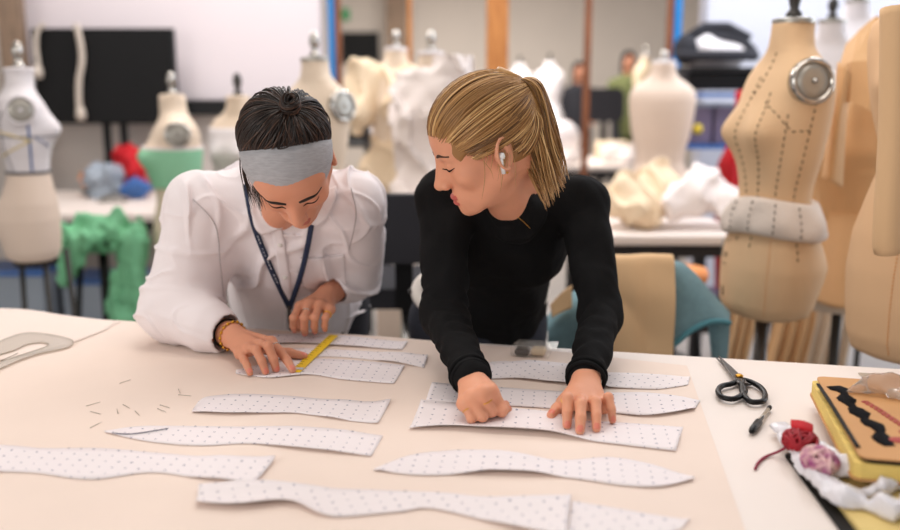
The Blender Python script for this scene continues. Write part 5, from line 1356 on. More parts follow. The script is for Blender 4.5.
# ------------------------------------------------------------------ the blond person
def woman():
    hips = V(.072, 2.24, .92)
    t = thing('person', (.13, 2.28, 0), 'person with blond ponytail in a black long-sleeved top, leaning on both hands', 'person')
    H = Head(at(487, 145, Y=1.73), (-.895, -.12, -.43), (-.40, -.18, .90), 1.045)
    SL, SR = V(.284, 1.925, 1.21), V(-.012, 1.905, 1.225)
    EL, ER = V(.310, 1.80, .995), V(-.010, 1.755, 1.005)
    WL, WR = V(.246, 1.560, .940), V(.036, 1.520, .956)
    up = V(0, -.25, 1)
    p3 = lambda u, v, z: at(u, v, z=z)
    C7 = V(.14, 1.905, 1.245); ax = nrm(C7 - hips); nf = nrm(np.cross(ax, (1, 0, 0))); nf = nf if nf[1] < 0 else -nf
    RT_ = np.array([(1, 0, 0), ax, nf])
    F = Field((-.10, 1.33, .885), (.42, 2.42, 1.50), .0025)
    H.carve(F, True)
    F.cone(C7 + V(0, .01, -.01), H.P(0, -.035, -.035), .052, .050, .025)
    F.cone(V(.135, 1.865, 1.20), H.P(0, .010, -.075), .046, .040, .02)
    F.ell(hips + ax * .32, (.145, .16, .095), RT_, .03); F.ell(hips + ax * .05, (.115, .12, .08), RT_, .05)
    F.cone(hips + ax * .05, hips + ax * .3, .085, .09, .04)
    F.cone(C7 - ax * .03, SL, .046, .042, .02); F.cone(C7 - ax * .03, SR, .046, .042, .02)
    F.cone(SL, EL, .040, .030, .03); F.cone(SR, ER, .040, .030, .03)
    # hand lying flat, on the right in the picture
    K = [p3(566, 402, .926), p3(580.5, 401, .929), p3(593, 402, .926), p3(603.5, 405, .919)]
    T = [p3(567, 425, .9085), p3(580, 430.5, .9085), p3(596.5, 428, .9085), p3(612.5, 420, .9085)]
    TH = [p3(575, 396, .926), p3(563, 403, .917), p3(557, 409, .9125), p3(551, 415, .9095)]
    cL, nL = hand(F, WL, EL, K, T, TH, up, 1.0)
    # closed hand
    K = [p3(491, 389, .956), p3(482, 391.5, .955), p3(472, 396, .946), p3(463.5, 402, .934)]
    fold = lambda a, b_: [a, a + V(.004, .020, -.004), a + V(.004, .034, b_)]
    T = [[p3(498, 404, .925), p3(503, 407.5, .916), p3(508, 409.5, .9100)], fold(p3(491.5, 411.5, .918), -.006), fold(p3(482.5, 416.5, .914), -.004), fold(p3(471.5, 418.5, .911), -.002)]
    TH = [V(.066, 1.492, .938), V(.078, 1.462, .925), V(.088, 1.450, .916), p3(507, 407, .911) + V(-.002, .012, 0)]
    cR, nR = hand(F, WR, ER, K, T, TH, up, .98)
    F.floor_at(TZ + .0022)
    lips = H.lips
    def pick(C):
        o = np.zeros(len(C), int); o[lips(C)] = 1; o[nail_mask(C, nL + nR[:1] + nR[4:])] = 2; return o
    F.build('body', None, t, pick, [M['skin_f'], M['lip_f'], M['nail']])
    ring_on('ring', cL[0], 0, .62, .0095, M['gold'], t, up); ring_on('ring', cR[1], 0, .45, .0102, M['gold'], t, up, .0013); ring_on('ring', cR[3], 0, .5, .0083, M['gold'], t, up)
    # black top
    G = Field((-.14, 1.46, .80), (.46, 2.42, 1.34), .0035)
    G.ell(hips + ax * .33, (.158, .165, .112), RT_, 0)
    for q in (-1, 1): G.ell(hips + ax * .30 + V(q * .068, 0, 0) + nf * .072, (.060, .065, .052), RT_, .03)
    G.cone(hips + ax * .34, hips + ax * .16, .118, .108, .05, flat=(nf, 1.12)); G.cone(hips + ax * .16, hips + ax * .04, .116, .128, .05, flat=(nf, 1.08)); G.cone(hips + ax * .10 + V(.035, 0, 0), hips - ax * .16 + V(.065, 0, 0) + nf * .03, .122, .128, .04)
    G.cone(C7 - ax * .035, SL, .055, .057, .03); G.cone(C7 - ax * .035, SR, .055, .057, .03)
    G.cone(SL, EL, .055, .043, .025); G.cone(EL, WL + (EL - WL) * -.01, .043, .0325, .02)
    G.cone(SR, ER, .058, .047, .025); G.cone(ER, WR + (ER - WR) * -.01, .045, .0325, .02)
    G.cone(C7 - ax * .03, C7 + V(0, -.012, .022), .062, .050, .02)
    th0 = V(.135, 1.865, 1.20); thd = nrm(H.P(0, .010, -.075) - th0)
    G.cone(th0, th0 + thd * .034, .064, .0535, .012)
    nz1, nz2 = Noise(101, 30, 8), Noise(102, 75, 8)
    def folds(X, Y, Z):
        arm = np.clip((1.13 - Z) / .1, 0, 1) * np.clip((1.86 - Y) / .06, 0, 1)
        d_ = (Y * .85 + Z * .55)
        rib = np.sin(d_ * 150 + 2.5 * np.sin(Z * 25 + X * 12)) * np.clip(nz1(X, Y, Z) + .35, 0, 1)
        return .0030 * arm * rib + .0022 * nz1(X, Y, Z) + .0008 * nz2(X, Y, Z)
    G.bend(folds)
    # hem
    X, Y, Z = G.ax[0][:, None, None], G.ax[1][None, :, None], G.ax[2][None, None, :]
    hp = hips + ax * .0; off = .085 - .40 * np.clip((X + .01) / .05, 0, 1)
    pln = off - ((X - hp[0]) * ax[0] + (Y - hp[1]) * ax[1] + (Z - hp[2]) * ax[2])
    G.g = np.where((Y > 1.98) | (pln < 0), np.maximum(G.g, pln), G.g).astype(np.float32)
    G.g = np.where(Y < 2.0, np.maximum(G.g, TZ + .012 - Z), G.g).astype(np.float32)
    G.build('black_top', M['black_knit'], t)
    # cuffs
    for W_, E_ in ((WL, EL), (WR, ER)):
        d = nrm(E_ - W_); x, y, _ = frame_of(d)
        for k in range(2):
            c = W_ + d * (-.006 + .014 * k)
            MB().tube([c + (.0335 + .0015 * k) * (x * math.cos(a) + y * math.sin(a)) for a in np.linspace(0, 2 * PI, 33)[:-1]], .0042, 6, closed=True).build('cuff', M['black_knit'], t)
    # jeans, waistband, shoes
    J = Field((-.16, 2.0, .03), (.42, 2.56, 1.06), .008)
    J.cone(hips + ax * .05, hips - V(0, -.02, .05), .140, .160, .04, flat=(nf, 1.2))
    for q in (-1, 1):
        h_ = hips + V(q * .085, .02, -.06); J.cone(h_, V(.09 + q * .10, 2.26, .50), .092, .062, .04); J.cone(V(.09 + q * .10, 2.26, .50), V(.09 + q * .10, 2.34, .09), .060, .048, .02)
    J.build('jeans', M['jeans'], t)
    A = np.linspace(0, 2 * PI, 49)[:-1]; wb = hips + ax * .050 + V(-.004, 0, 0)
    MB().tube([wb + V(1, 0, 0) * .158 * math.cos(a) + nf * .085 * math.sin(a) for a in A], .016, 8, closed=True, flat=.6).build('waistband', M['belt'], t)
    MB().lathe([(.001, 0), (.008, 0), (.007, .004), (.001, .004)], wb + V(-.164, 0, 0) - V(.010, 0, 0), 12, (-1, -.5, 0)).build('rivet', M['iron'], t)
    for q in (-1, 1):
        S_ = Field((.09 + q * .10 - .07, 2.1, 0.0), (.09 + q * .10 + .07, 2.46, .14), .006); S_.cone(V(.09 + q * .10, 2.37, .045), V(.09 + q * .10, 2.17, .035), .043, .036, .02); S_.cone(V(.09 + q * .10, 2.355, .05), V(.09 + q * .10, 2.345, .11), .04, .042, .02); S_.floor_at(.003)
        S_.build('shoe', M['shoe'], t)
    # face details
    for q in (1, -1):
        L = [H.P(q * (.031 + .016 * x), .0890 - .0045 * x * x + .0005, .0005 - .0045 * (1 - x * x)) for x in np.linspace(-1, 1, 11)]
        MB().tube(lay(F, H, L, .0006), [.0006 + .0014 * math.sin(PI * i / 10) for i in range(11)], 5).build('eyelashes', M['ink'], t)
        B = [H.P(q * (.014 + .036 * x), .0900 - .013 * x * x, .022 + .006 * math.sin(PI * (x * .8 + .1))) for x in np.linspace(0, 1, 11)]
        MB().tube(lay(F, H, B, .0002), [.0016 + .0016 * math.sin(PI * min(1, i / 10 + .15)) for i in range(11)], 6, flat=.6, up=H.f).build('eyebrow', M['brow'], t)
    # earbud
    e = H.P(.0915, -.003, -.006); eb = MB(); eb.ball(e, (.0075,) * 3, 10); eb.tube([e + H.D(.003, .003, -.002), e + H.D(.004, .010, -.030)], [.0042, .0038], 8); eb.build('earbud', M['earbud'], t)
    MB().ball(H.P(.089, -.001, -.037), (.0028,) * 3, 8).build('earring', M['gold'], t)
    # hair
    EC = H.P(0, -.014, .033); ER_ = np.array([.087, .109, .093]) * H.k
    Cp = Field(EC - .15, EC + .15, .003); Cp.ell(EC, ER_, H.R, 0)
    Cp.ell(H.P(0, .116, -.051), (.089, .088, .124), H.R, .006, True)
    Cp.ell(H.P(.092, .004, -.018), (.042, .036, .048), H.R, .004, True); Cp.ell(H.P(-.092, .004, -.018), (.042, .036, .048), H.R, .004, True); Cp.ell(H.P(.085, .048, -.03), (.04, .05, .058), H.R, .004, True); Cp.ell(H.P(-.085, .048, -.03), (.04, .05, .058), H.R, .004, True)
    Cp.box(H.P(0, 0, -.150), (.2, .2, .082), H.R, .002, 0, True)
    cap = Cp.build('hair', M['blond'], t)
    a_ = cap.data.attributes.new('tone', 'FLOAT', 'POINT'); a_.data.foreach_set('value', np.full(len(cap.data.vertices), .36, np.float32))
    rs = np.random.RandomState(12)
    line = [(.080, -.036, -.004), (.083, -.020, .034), (.082, .014, .030), (.081, .034, .008), (.079, .042, .006), (.076, .052, .024), (.064, .070, .048), (.040, .088, .064), (0, .097, .070)]
    line = line + [(-a, b, c) for a, b, c in line[::-1][1:]]
    nape = [(.079, -.030, -.012), (.070, -.055, -.045), (.045, -.085, -.066), (0, -.098, -.070), (-.045, -.085, -.066), (-.070, -.055, -.045), (-.079, -.030, -.012)]
    tie = nrm(np.array([0, -.078, .066]) / np.array([.087, .109, .093])); paths, tones = [], []
    for lst, n in ((smooth_path(line, 400), 900), (smooth_path(nape, 120), 170)):
        for k in range(n):
            src = lst[rs.randint(len(lst))] + rs.normal(size=3) * .003
            q = nrm((src - V(0, -.014, .033)) / V(.087, .109, .093)); lift = 1.0 + rs.uniform(.0, .055)
            low = np.clip((.085 - src[2]) / .085, 0, 1) if src[1] > -.04 else .85
            sd_ = float(np.clip(src[0] / .035, -1, 1))
            tie = nrm((np.array([sd_ * (.010 + .055 * low), -.092 - .0 * low, .100 - .075 * low]) - V(0, -.014, .033)) / V(.087, .109, .093))
            om = math.acos(np.clip(q @ tie, -1, 1)) + 1e-6
            jit = rs.normal(size=3) * .045; P = []
            for x in np.linspace(0, 1, 14):
                d = (math.sin((1 - x) * om) * q + math.sin(x * om) * tie) / math.sin(om) + jit * math.sin(PI * x) * .8
                d = nrm(d) * (1.0 + (lift - 1) * math.sin(PI * min(1, x * 1.15 + .02)) ** .7 + .02 * x)
                l = d * V(.087, .109, .093) + V(0, -.014, .033); P.append(H.P(*l))
            paths.append(np.array(P)); cl = .42 + .30 * math.sin(q[0] * 23 + q[2] * 17) * math.sin(q[1] * 14 + 1); tones.append(float(np.clip(cl + rs.normal() * .22, .02, 1)))
    strands('hair_strands', paths, M['blond'], cap, .00125, tones)
    Tp = H.P(0, -.090, .102)
    Y0 = Tp[1]; A_ = lambda u, v, dy=0.0: at(u, v, Y=Y0 + dy)
    paths, tones = [], []
    left = [A_(505, 84), A_(511, 98), A_(516, 130), A_(524, 160), A_(538, 196), A_(545, 214)]
    right = [A_(527, 77), A_(541, 84), A_(552, 108), A_(559, 138), A_(565, 165), A_(570, 186)]
    for k in range(560):
        w = rs.uniform(0, 1); dp = rs.uniform(-1, 1) * math.sqrt(max(0, 1 - (2 * w - 1) ** 2)); end = .70 + .30 * rs.uniform() - .12 * abs(w - .4); end = min(end, 1)
        P = []; w2 = np.clip(w + rs.normal() * .10, 0, 1)
        Lp, Rp = smooth_path(left, 24), smooth_path(right, 24)
        for i, x in enumerate(np.linspace(0, 1, 16)):
            j = x * end * 23; a0 = int(min(j, 22)); fr_ = j - a0
            a = Lp[a0] * (1 - fr_) + Lp[a0 + 1] * fr_; b_ = Rp[a0] * (1 - fr_) + Rp[a0 + 1] * fr_
            ww = w + (w2 - w) * x
            p = a + (b_ - a) * (ww * .96 + .02); th = .020 + .020 * math.sin(PI * min(1, x * .9 + .1))
            P.append(p + V(0, dp * th, 0) + V(math.sin(x * 7 + w * 9 + .7 * math.sin(k)) * .0045 * x, 0, 0) + (V(0, 0, .006) * math.sin(PI * x * 2) if x < .5 else 0))
        paths.append(P); tones.append(float(np.clip(.64 + .28 * math.sin(w * 19) + rs.normal() * .22, 0.05, 1)))
    pt_ = strands('ponytail', paths, M['blond'], t, .0012, tones)
    # wisps by the ear and temple
    paths, tones = [], []
    for k in range(16):
        s0 = H.P(.078, rs.uniform(-.03, .034), rs.uniform(-.005, .02)); e_ = s0 + V(rs.uniform(-.005, .02), -.012, -rs.uniform(.03, .085)); paths.append(smooth_path([s0, (s0 + e_) / 2 + V(.004, -.010, 0), e_], 10)); tones.append(.6)
    strands('loose_wisps', paths, M['blond'], t, .0006, tones)
    x, y, z = frame_of(H.D(0, -.75, .66)); c = H.P(0, -.088, .098)
    MB().tube([c + .021 * (x * math.cos(a) + y * math.sin(a)) for a in np.linspace(0, 2 * PI, 29)[:-1]], .0065, 8, closed=True, tone=.6).build('hair_tie', M['blond'], t, tone=True)
    # thin necklace chain
    nk = G.cast(np.array([V(0, 0, CAMZ)]), np.array([nrm(ray(u, v)) for u, v in [(513, 213), (518, 218), (525, 224), (530, 229)]]), 1.5, 2.3)
    MB().tube(smooth_path([p + V(0, -.003, .002) for p in nk], 12), .0008, 5).build('necklace', M['gold'], t)
woman()

# ------------------------------------------------------------------ the headband wearer
def man():
    hips = V(-.40, 2.33, .93)
    t = thing('person', (-.40, 2.36, 0), 'person in a white shirt and grey headband with a hair bun, bending over the table', 'person')
    H = Head(at(290, 162, Y=1.74), (.15, -.50, -.85), (.0, -.85, .50), 1.04)
    SR, SL = V(-.545, 1.97, 1.195), V(-.218, 1.97, 1.20)
    ER, EL = V(-.612, 1.93, .978), V(-.232, 2.17, 1.005)
    WR, WL = V(-.462, 1.832, .944), at(328, 295, Y=2.03)
    C7 = V(-.375, 1.965, 1.245); ax = nrm(C7 - hips); nf = nrm(np.cross(ax, (1, 0, 0))); nf = nf if nf[1] < 0 else -nf
    RT_ = np.array([(1, 0, 0), ax, nf]); up = V(0, -.2, 1)
    p3 = lambda u, v, z: at(u, v, z=z)
    F = Field((-.72, 1.60, .885), (-.10, 2.48, 1.46), .0025)
    H.carve(F, False)
    F.cone(C7 + V(0, .01, -.02), H.P(0, -.035, -.045), .056, .056, .025); F.cone(V(-.37, 1.94, 1.20), H.P(0, .0, -.085), .05, .046, .02)
    F.ell(hips + ax * .31, (.165, .17, .105), RT_, .03); F.cone(hips + ax * .02, hips + ax * .3, .125, .12, .05)
    for S_, E_ in ((SR, ER), (SL, EL)):
        F.cone(C7 - ax * .04, S_, .055, .05, .03); F.cone(S_, E_, .048, .038, .03)
    K = [p3(271, 341, .946), p3(260.5, 344.5, .947), p3(249.5, 348, .941), p3(240, 352, .931)]
    T = [p3(292.5, 369.5, .9095), p3(276, 369, .9085), p3(265.5, 371.5, .9085), p3(250, 373, .9085)]
    TH = [V(-.425, 1.825, .930), p3(273, 351, .922), p3(289, 353, .916), p3(304, 356, .9105)]
    cR, nR = hand(F, WR, ER, K, T, TH, V(-.1, -.25, 1), 1.0, .027)
    Yk = 1.955; q_ = lambda u, v, Y=Yk: at(u, v, Y=Y)
    K = [q_(300, 306), q_(310, 303.5), q_(320.5, 305), q_(330, 309)]
    T = [q_(294.5, 330, 1.945), q_(305, 333, 1.94), q_(315, 331, 1.945), q_(325, 329.5, 1.945)]
    TH = [q_(312, 305, 1.995), q_(302, 312, 1.985), q_(298, 321, 1.98), q_(299, 329, 1.968)]
    cL, nL = hand(F, WL, EL, K, T, TH, V(0, -.85, .5), .98, .027)
    F.floor_at(TZ + .0026)
    def pick(C):
        o = np.zeros(len(C), int); o[H.lips(C)] = 1; o[nail_mask(C, nR + nL[:4])] = 2; return o
    F.build('body', None, t, pick, [M['skin_m'], M['lip_m'], M['nail']])
    ring_on('ring', cL[1], 0, .6, .0098, M['steel'], t, up); ring_on('ring', cL[3], 0, .6, .0086, M['gold'], t, up, .0022); ring_on('ring', cR[0], 0, .5, .0096, M['steel'], t, up)
    d = nrm(ER - WR); x, y, _ = frame_of(d)
    for k, (off, r, w, m) in enumerate(((-.006, .0300, .0032, 'brass'), (.012, .0300, .0025, 'folder'))):
        c = WR + d * off
        P = [c + r * (x * math.cos(a) + y * math.sin(a)) + d * .006 * math.sin(a + 1) for a in np.linspace(0, 2 * PI, 33)[:-1]]
        if k == 0:
            mb = MB()
            for p in P[::2]: mb.ball(p, (.0042,) * 3, 6)
            mb.tube(P, .0014, 5, closed=True); mb.build('bead_bracelet', M['brass'], t)
        else: MB().tube(P, w, 6, closed=True).build('cord_bracelet', M['folder'], t)
    # white shirt
    G = Field((-.80, 1.74, .78), (-.06, 2.50, 1.36), .0035)
    G.ell(hips + ax * .31, (.178, .175, .120), RT_, 0)
    G.cone(hips + ax * .30, hips - ax * .02, .150, .168, .06, flat=(nf, 1.12)); G.cone(hips - ax * .02, hips - ax * .16, .168, .178, .05, flat=(nf, 1.1))
    G.cone(hips + ax * .26 + nf * .06, hips + ax * .08 + nf * .085, .10, .12, .06)
    for S_, E_, W_, re, rc in ((SR, ER, WR, .066, .056), (SL, EL, WL, .060, .044)):
        G.cone(C7 - ax * .045, S_, .066, .064, .04); G.cone(S_, E_, .068, re, .03); G.cone(E_, W_ + (E_ - W_) * .36, re, rc, .03)
    # extra cloth hanging at the near elbow, and cuffs
    G.cone(ER + V(.02, .02, .005), V(-.58, 2.0, .985), .066, .062, .03); G.cone(SR + V(.03, .03, -.06), V(-.575, 1.97, 1.0), .062, .060, .04)
    G.cone(EL + V(.005, -.05, .06), EL + V(-.005, -.05, -.01), .052, .05, .03)
    for W_, E_, r0 in ((WR, ER, .047), (WL, EL, .040)):
        dd = nrm(E_ - W_); G.cone(W_ + dd * .040, W_ + dd * .085, r0, r0 + .004, .004)
    G.cone(C7 - ax * .03, C7 + V(0, -.02, .03), .078, .062, .03)
    n1, n2, n3 = Noise(201, 9, 7), Noise(202, 24, 7), Noise(203, 60, 8)
    nd1, nd2, nd3 = Noise(211, 19, 6, (1.0, .7, .35)), Noise(212, 21, 6, (.5, .6, 1.3)), Noise(213, 34, 6, (.8, .8, .8))
    rdg = lambda n, w: np.exp(-(n / w) ** 2)
    def folds(X, Y, Z):
        slv = np.clip((-.47 - X) / .06, 0, 1) * np.clip((1.17 - Z) / .08, 0, 1)
        slv2 = np.clip((X + .27) / .04, 0, 1) * np.clip((1.17 - Z) / .08, 0, 1)
        s_ = np.clip(slv + slv2, 0, 1)
        a = nd1(X, Y, Z); b = nd2(X, Y, Z); c = nd3(X, Y, Z)
        f1 = -.012 * rdg(a, .20) * (1 - s_) * (.4 + .6 * np.clip(n2(X, Y, Z) + .4, 0, 1))
        f2 = -.010 * rdg(b, .25) * s_ * np.clip(n1(X, Y, Z) + .75, .1, 1)
        return f1 + f2 - .005 * rdg(c, .16) * np.clip(n1(X + 1, Y, Z) + .3, 0, 1) + .005 * n1(X, Y, Z) + .0006 * n3(X, Y, Z)
    G.bend(folds)
    # hollow cuffs and neck opening
    for W_, E_, r0 in ((WR, ER, .040), (WL, EL, .034)):
        dd = nrm(E_ - W_); G.cone(W_ + dd * .0, W_ + dd * .075, r0, r0 - .004, .002, True)
    G.g = np.where(G.ax[1][None, :, None] < 2.075, np.maximum(G.g, (TZ + .004 - G.ax[2])[None, None, :]), G.g).astype(np.float32)
    shirt = G.build('shirt', M['shirt'], t)
    O = np.array([V(0, 0, CAMZ)])
    def on(pts, off=.003, n=None):
        P = np.array(pts, float)
        if n: P = smooth_path(np.c_[P, np.zeros(len(P))], n)[:, :2]
        D = np.array([nrm(ray(u, v)) for u, v in P]); X_ = G.cast(O, D, 1.4, 2.5)
        return X_ - D * off
    def patch(A, B, n, nv, off, th, name, m, parent):
        A, B = np.array(A, float), np.array(B, float)
        PA = smooth_path(np.c_[A, np.zeros(len(A))], n)[:, :2]; PB = smooth_path(np.c_[B, np.zeros(len(B))], n)[:, :2]
        rows = [on(PA + (PB - PA) * s_, off) for s_ in np.linspace(0, 1, nv)]
        Gd = np.stack(rows, axis=1)
        for _ in range(2): Gd[1:-1] = .5 * Gd[1:-1] + .25 * (Gd[:-2] + Gd[2:])
        return MB().sheet(Gd, th).build(name, m, parent)
    patch([(270, 226), (275, 250), (281, 290), (284, 330)], [(281, 224), (286, 250), (291, 290), (294, 330)], 36, 5, .003, .0025, 'placket', M['shirt'], shirt)
    mb = MB()
    for u, v in ((280, 245), (285, 277), (288, 312)):
        p = on([(u, v)], .006)[0]; MB().lathe([(.001, -.002), (.0055, -.002), (.0055, .001), (.001, .0012)], p, 12, nrm(ray(u, v)) * -1).build('button', M['button'], shirt)
    patch([(300, 257), (318, 257), (344, 254)], [(303, 288), (322, 292), (346, 284)], 20, 10, .0022, .0022, 'pocket', M['shirt'], shirt)
    MB().tube(on([(300, 258), (320, 258), (344, 255)], .004, 20), .0011, 5).build('pocket_seam', M['thread'], shirt)
    for pts in ([(193, 199), (215, 225), (220, 262), (224, 300)], [(351, 188), (356, 215), (349, 250)]):
        MB().tube(on(pts, .0012, 26), .0013, 5).build('sleeve_seam', M['thread'], shirt)
    patch([(249, 186), (250, 205), (255, 228), (262, 235)], [(262, 190), (268, 205), (277, 220), (283, 228)], 18, 8, .010, .003, 'collar', M['shirt'], shirt)
    patch([(336, 186), (335, 200), (328, 216), (318, 226)], [(322, 192), (318, 204), (312, 214), (303, 222)], 18, 8, .010, .003, 'collar', M['shirt'], shirt)
    # lanyard
    ly = MB()
    def strap(pts, w, off=.008, n=40):
        P = on(pts, off, n)
        for _ in range(4): P[1:-1] = .5 * P[1:-1] + .25 * (P[:-2] + P[2:])
        tn = np.gradient(P, axis=0); vw = np.array([nrm(p - V(0, 0, CAMZ)) for p in P]); sd = np.cross(tn, vw); sd /= np.linalg.norm(sd, axis=1, keepdims=True)
        return np.stack([P - sd * w / 2, P, P + sd * w / 2], axis=1)
    g1 = strap([(246, 184), (253, 222), (268, 262), (289, 307)], .013); ly.sheet(g1, .0015)
    g2 = strap([(313, 214), (308, 245), (300, 278), (289, 309)], .012); ly.sheet(g2, .0015)
    lan = ly.build('lanyard', M['navy'], t)
    P = on([(289, 306), (289, 318), (291, 331)], .010, 8); MB().tube(P, .004, 8).build('clip', M['dark_metal'], lan)
    mb = MB(); C_ = g1[:, 1]; dC = np.array([nrm(V(0, 0, CAMZ) - p) for p in C_])
    for i in range(16, 32): 
        if i % 4 != 3: mb.tube([C_[i] + dC[i] * .0016, C_[i] * .45 + C_[i + 1] * .55 + dC[i] * .0016], .0016, 5, flat=.4)
    C_ = g2[:, 1]; dC = np.array([nrm(V(0, 0, CAMZ) - p) for p in C_])
    mb.build('lanyard_print', M['white_print'], lan)
    # trousers and shoes
    J = Field((-.68, 2.0, .03), (-.12, 2.66, 1.0), .008)
    J.cone(hips + ax * .03, hips - V(0, -.02, .04), .150, .165, .04, flat=(nf, 1.2))
    for q in (-1, 1):
        J.cone(hips + V(q * .085, .02, -.05), V(-.40 + q * .11, 2.34, .50), .095, .070, .04); J.cone(V(-.40 + q * .11, 2.34, .50), V(-.40 + q * .11, 2.42, .09), .068, .056, .02)
    J.build('trousers', M['trousers'], t)
    for q in (-1, 1):
        cx = -.40 + q * .11
        S_ = Field((cx - .07, 2.16, 0.0), (cx + .07, 2.54, .14), .006); S_.cone(V(cx, 2.45, .045), V(cx, 2.23, .036), .045, .038, .02); S_.cone(V(cx, 2.435, .05), V(cx, 2.425, .11), .042, .044, .02); S_.floor_at(.003)
        S_.build('shoe', M['shoe'], t)
    # brows, lashes
    for q in (1, -1):
        L = [H.P(q * (.031 + .015 * x), .0885 - .0045 * x * x, .0005 - .0045 * (1 - x * x)) for x in np.linspace(-1, 1, 11)]
        MB().tube(lay(F, H, L, .0006), [.0006 + .0014 * math.sin(PI * i / 10) for i in range(11)], 5).build('eyelashes', M['ink'], t)
        B = [H.P(q * (.012 + .042 * x), .0905 - .014 * x * x, .021 + .006 * math.sin(PI * (x * .8 + .1))) for x in np.linspace(0, 1, 11)]
        MB().tube(lay(F, H, B, .0002), [.0022 + .0024 * math.sin(PI * min(1, i / 10 + .15)) for i in range(11)], 6, flat=.6, up=H.f).build('eyebrow', M['brow_d'], t)
    # hair
    EC = H.P(0, -.012, .038); RAD = np.array([.084, .104, .094])
    Cp = Field(EC - .15, EC + .15, .003); Cp.ell(EC, RAD, H.R, 0)
    Cp.ell(H.P(0, .118, -.055), (.092, .090, .125), H.R, .006, True)
    for q in (-1, 1): Cp.ell(H.P(q * .092, .005, -.020), (.040, .036, .044), H.R, .006, True)
    Cp.box(H.P(0, 0, -.152), (.2, .2, .082), H.R, .002, 0, True)
    cap = Cp.build('hair', M['dark_hair'], t)
    a_ = cap.data.attributes.new('tone', 'FLOAT', 'POINT'); a_.data.foreach_set('value', np.full(len(cap.data.vertices), .15, np.float32))
    rs = np.random.RandomState(5)
    nb = V(0, -.70, .71); cb = V(0, .003, .014); qf = V(0, .71, .70)
    def bandpt(th, w, k=1.0):
        o = H.P(*(cb + nb * w)); d = H.D(*(qf * math.cos(th) + V(1, 0, 0) * math.sin(th)))
        return ellray(EC, H.R, RAD * k, o, d)
    bun = nrm(V(.024, -.026, .090) / RAD); paths, tones = [], []
    for k in range(760):
        th = rs.uniform(-PI, PI) if k > 420 else rs.uniform(-1.7, 1.7)
        p0 = bandpt(th, .030 + .024 * max(0, math.cos(th))); l = H.R @ (p0 - EC) / RAD; q = nrm(l); om = math.acos(np.clip(q @ bun, -1, 1)); lift = rs.uniform(.02, .13); jit = rs.normal(size=3) * (.05 if k % 3 else .09); P = []
        for x in np.linspace(0, 1, 13):
            dd = (math.sin((1 - x) * om) * q + math.sin(x * om) * bun) / math.sin(om) + jit * math.sin(PI * x)
            dd = nrm(dd) * (1 + lift * math.sin(PI * min(1, x + .05)) + .03 * x); P.append(EC + H.R.T @ (dd * RAD))
        paths.append(P); tones.append(float(np.clip(.42 + rs.normal() * .3, 0, 1)))
    strands('hair_strands', paths, M['dark_hair'], cap, .0013, tones)
    bc = EC + H.R.T @ (bun * (RAD + .013)); paths, tones = [], []
    bx, by, bz = frame_of(H.R.T @ bun)
    for k in range(130):
        ph = rs.uniform(0, 6.28); rr2 = rs.uniform(.006, .019); zz_ = rs.uniform(-.016, .016); P = []
        for x in np.linspace(0, 1.6 * PI, 14): P.append(bc + (bx * math.cos(x + ph) + by * math.sin(x + ph)) * (rr2 * math.sqrt(max(.1, 1 - (zz_ / .024) ** 2)) + rs.uniform(0, .001)) + bz * (zz_ + .005 * math.sin(x * 1.5 + ph)))
        paths.append(P); tones.append(float(np.clip(.5 + rs.normal() * .3, 0, 1)))
    bn = strands('hair_bun', paths, M['dark_hair'], cap, .0018, tones)
    MB().ball(bc, (.013,) * 3, 10).build('bun_core', M['folder'], bn)
    # loose strands at the left of the face
    paths, tones = [], []
    for k in range(60):
        Yh = 1.685
        if k < 34:
            o_ = rs.normal() * 2.2; pts = [(268 + o_, 132 + rs.normal() * 4), (261 + o_, 150), (258 + o_ * .8, 172), (257 + o_ * .9, 192), (261 + o_ * 1.2, 206 + rs.normal() * 5)]
        else:
            o_ = rs.normal() * 1.6; pts = [(258 + o_, 128), (246 + o_, 146), (242.5 + o_ * .8, 165), (246 + o_, 184), (252 + o_ * 2, 198 + rs.normal() * 5)]
        paths.append(smooth_path([at(u, v, Y=Yh + (.0, -.012, -.008, .0, .006)[i] + (.03 if k >= 34 else 0) + rs.uniform(-.004, .004)) for i, (u, v) in enumerate(pts)], 16)); tones.append(.2 + rs.uniform(0, .5))
    strands('loose_strands', paths, M['dark_hair'], t, .0008, tones)
    # grey headband
    rows = []
    nB, nW = 64, 9
    vs = []; fs = []
    for i, th in enumerate(np.linspace(-PI, PI, nB + 1)[:-1]):
        wd = .031 + .012 * max(0, math.cos(th)) - .008 * max(0, -math.cos(th))
        tp_ = .024 * max(0, math.cos(th))
        for j, w in enumerate(np.linspace(-1, 1, nW)):
            k = 1.035 + .012 * math.cos(w * PI / 2) + .006 * math.sin(w * 9 + 1.2 * math.sin(th * 2)); vs.append(bandpt(th, w * wd + (w + 1) / 2 * tp_ - .004 - .006 * max(0, math.cos(th)), k))
        for j, w in enumerate(np.linspace(1, -1, nW)): vs.append(bandpt(th, w * wd + (w + 1) / 2 * tp_ - .004 - .006 * max(0, math.cos(th)), 1.004))
    m2 = 2 * nW
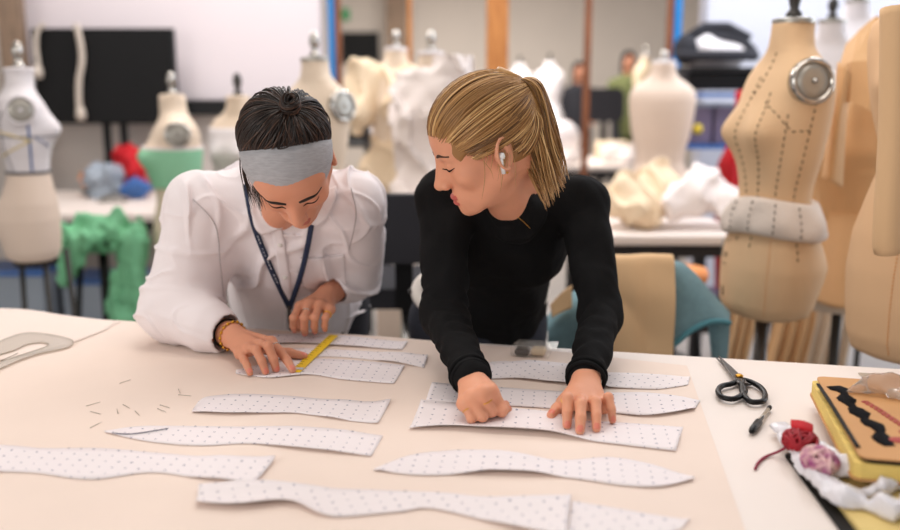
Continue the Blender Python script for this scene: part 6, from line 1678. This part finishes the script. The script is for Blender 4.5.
    for i in range(nB):
        for j in range(m2): fs.append((i * m2 + j, i * m2 + (j + 1) % m2, ((i + 1) % nB) * m2 + (j + 1) % m2, ((i + 1) % nB) * m2 + j))
    mesh_obj('headband', vs, fs, M['jersey'], t)
man()
# ================================================================== light and camera
w = bpy.data.worlds.new('World'); SC.world = w; w.use_nodes = True
w.node_tree.nodes['Background'].inputs['Color'].default_value = (1.0, .97, .95, 1); w.node_tree.nodes['Background'].inputs['Strength'].default_value = 0.65
def area(name, loc, rot, size, sy, power, col):
    L = bpy.data.lights.new(name, 'AREA'); L.shape = 'RECTANGLE'; L.size = size; L.size_y = sy; L.energy = power; L.color = col
    o = bpy.data.objects.new(name, L); COL.objects.link(o); o.location = loc; o.rotation_euler = rot; return o
R_ = math.radians
area('window_light', (-3.2, -1.0, 2.3), (R_(62), 0, R_(-62)), 2.6, 1.8, 85, (1, .96, .92))
area('ceiling_light', (0.2, 1.9, 3.35), (0, 0, 0), 2.4, 1.2, 42, (1, .93, .86))
area('ceiling_light', (-1.5, 4.6, 3.35), (0, 0, 0), 2.4, 1.0, 85, (1, .95, .92))
area('ceiling_light', (1.6, 4.6, 3.35), (0, 0, 0), 2.4, 1.0, 95, (.92, .95, 1))
area('ceiling_light', (0.0, 9.5, 3.3), (0, 0, 0), 3.0, 2.0, 360, (1, .95, .9))
area('window_light', (4.6, 4.2, 1.9), (R_(90), 0, R_(95)), 2.6, 2.0, 120, (.78, .88, 1))
cam = bpy.data.cameras.new('Camera'); co = bpy.data.objects.new('Camera', cam); COL.objects.link(co)
co.location = (0, 0, CAMZ); co.rotation_euler = (math.radians(90) - PITCH, 0, 0)
cam.sensor_width = 36; cam.lens = 36.0 * FPX / 900
cam.dof.use_dof = True; cam.dof.focus_distance = 1.66; cam.dof.aperture_fstop = 1.6
cam.clip_start = .05
SC.camera = co
SC.view_settings.view_transform = 'Standard'; SC.view_settings.look = 'None'; SC.view_settings.gamma = 1; SC.view_settings.use_curve_mapping = False
SC.view_settings.exposure = -0.38
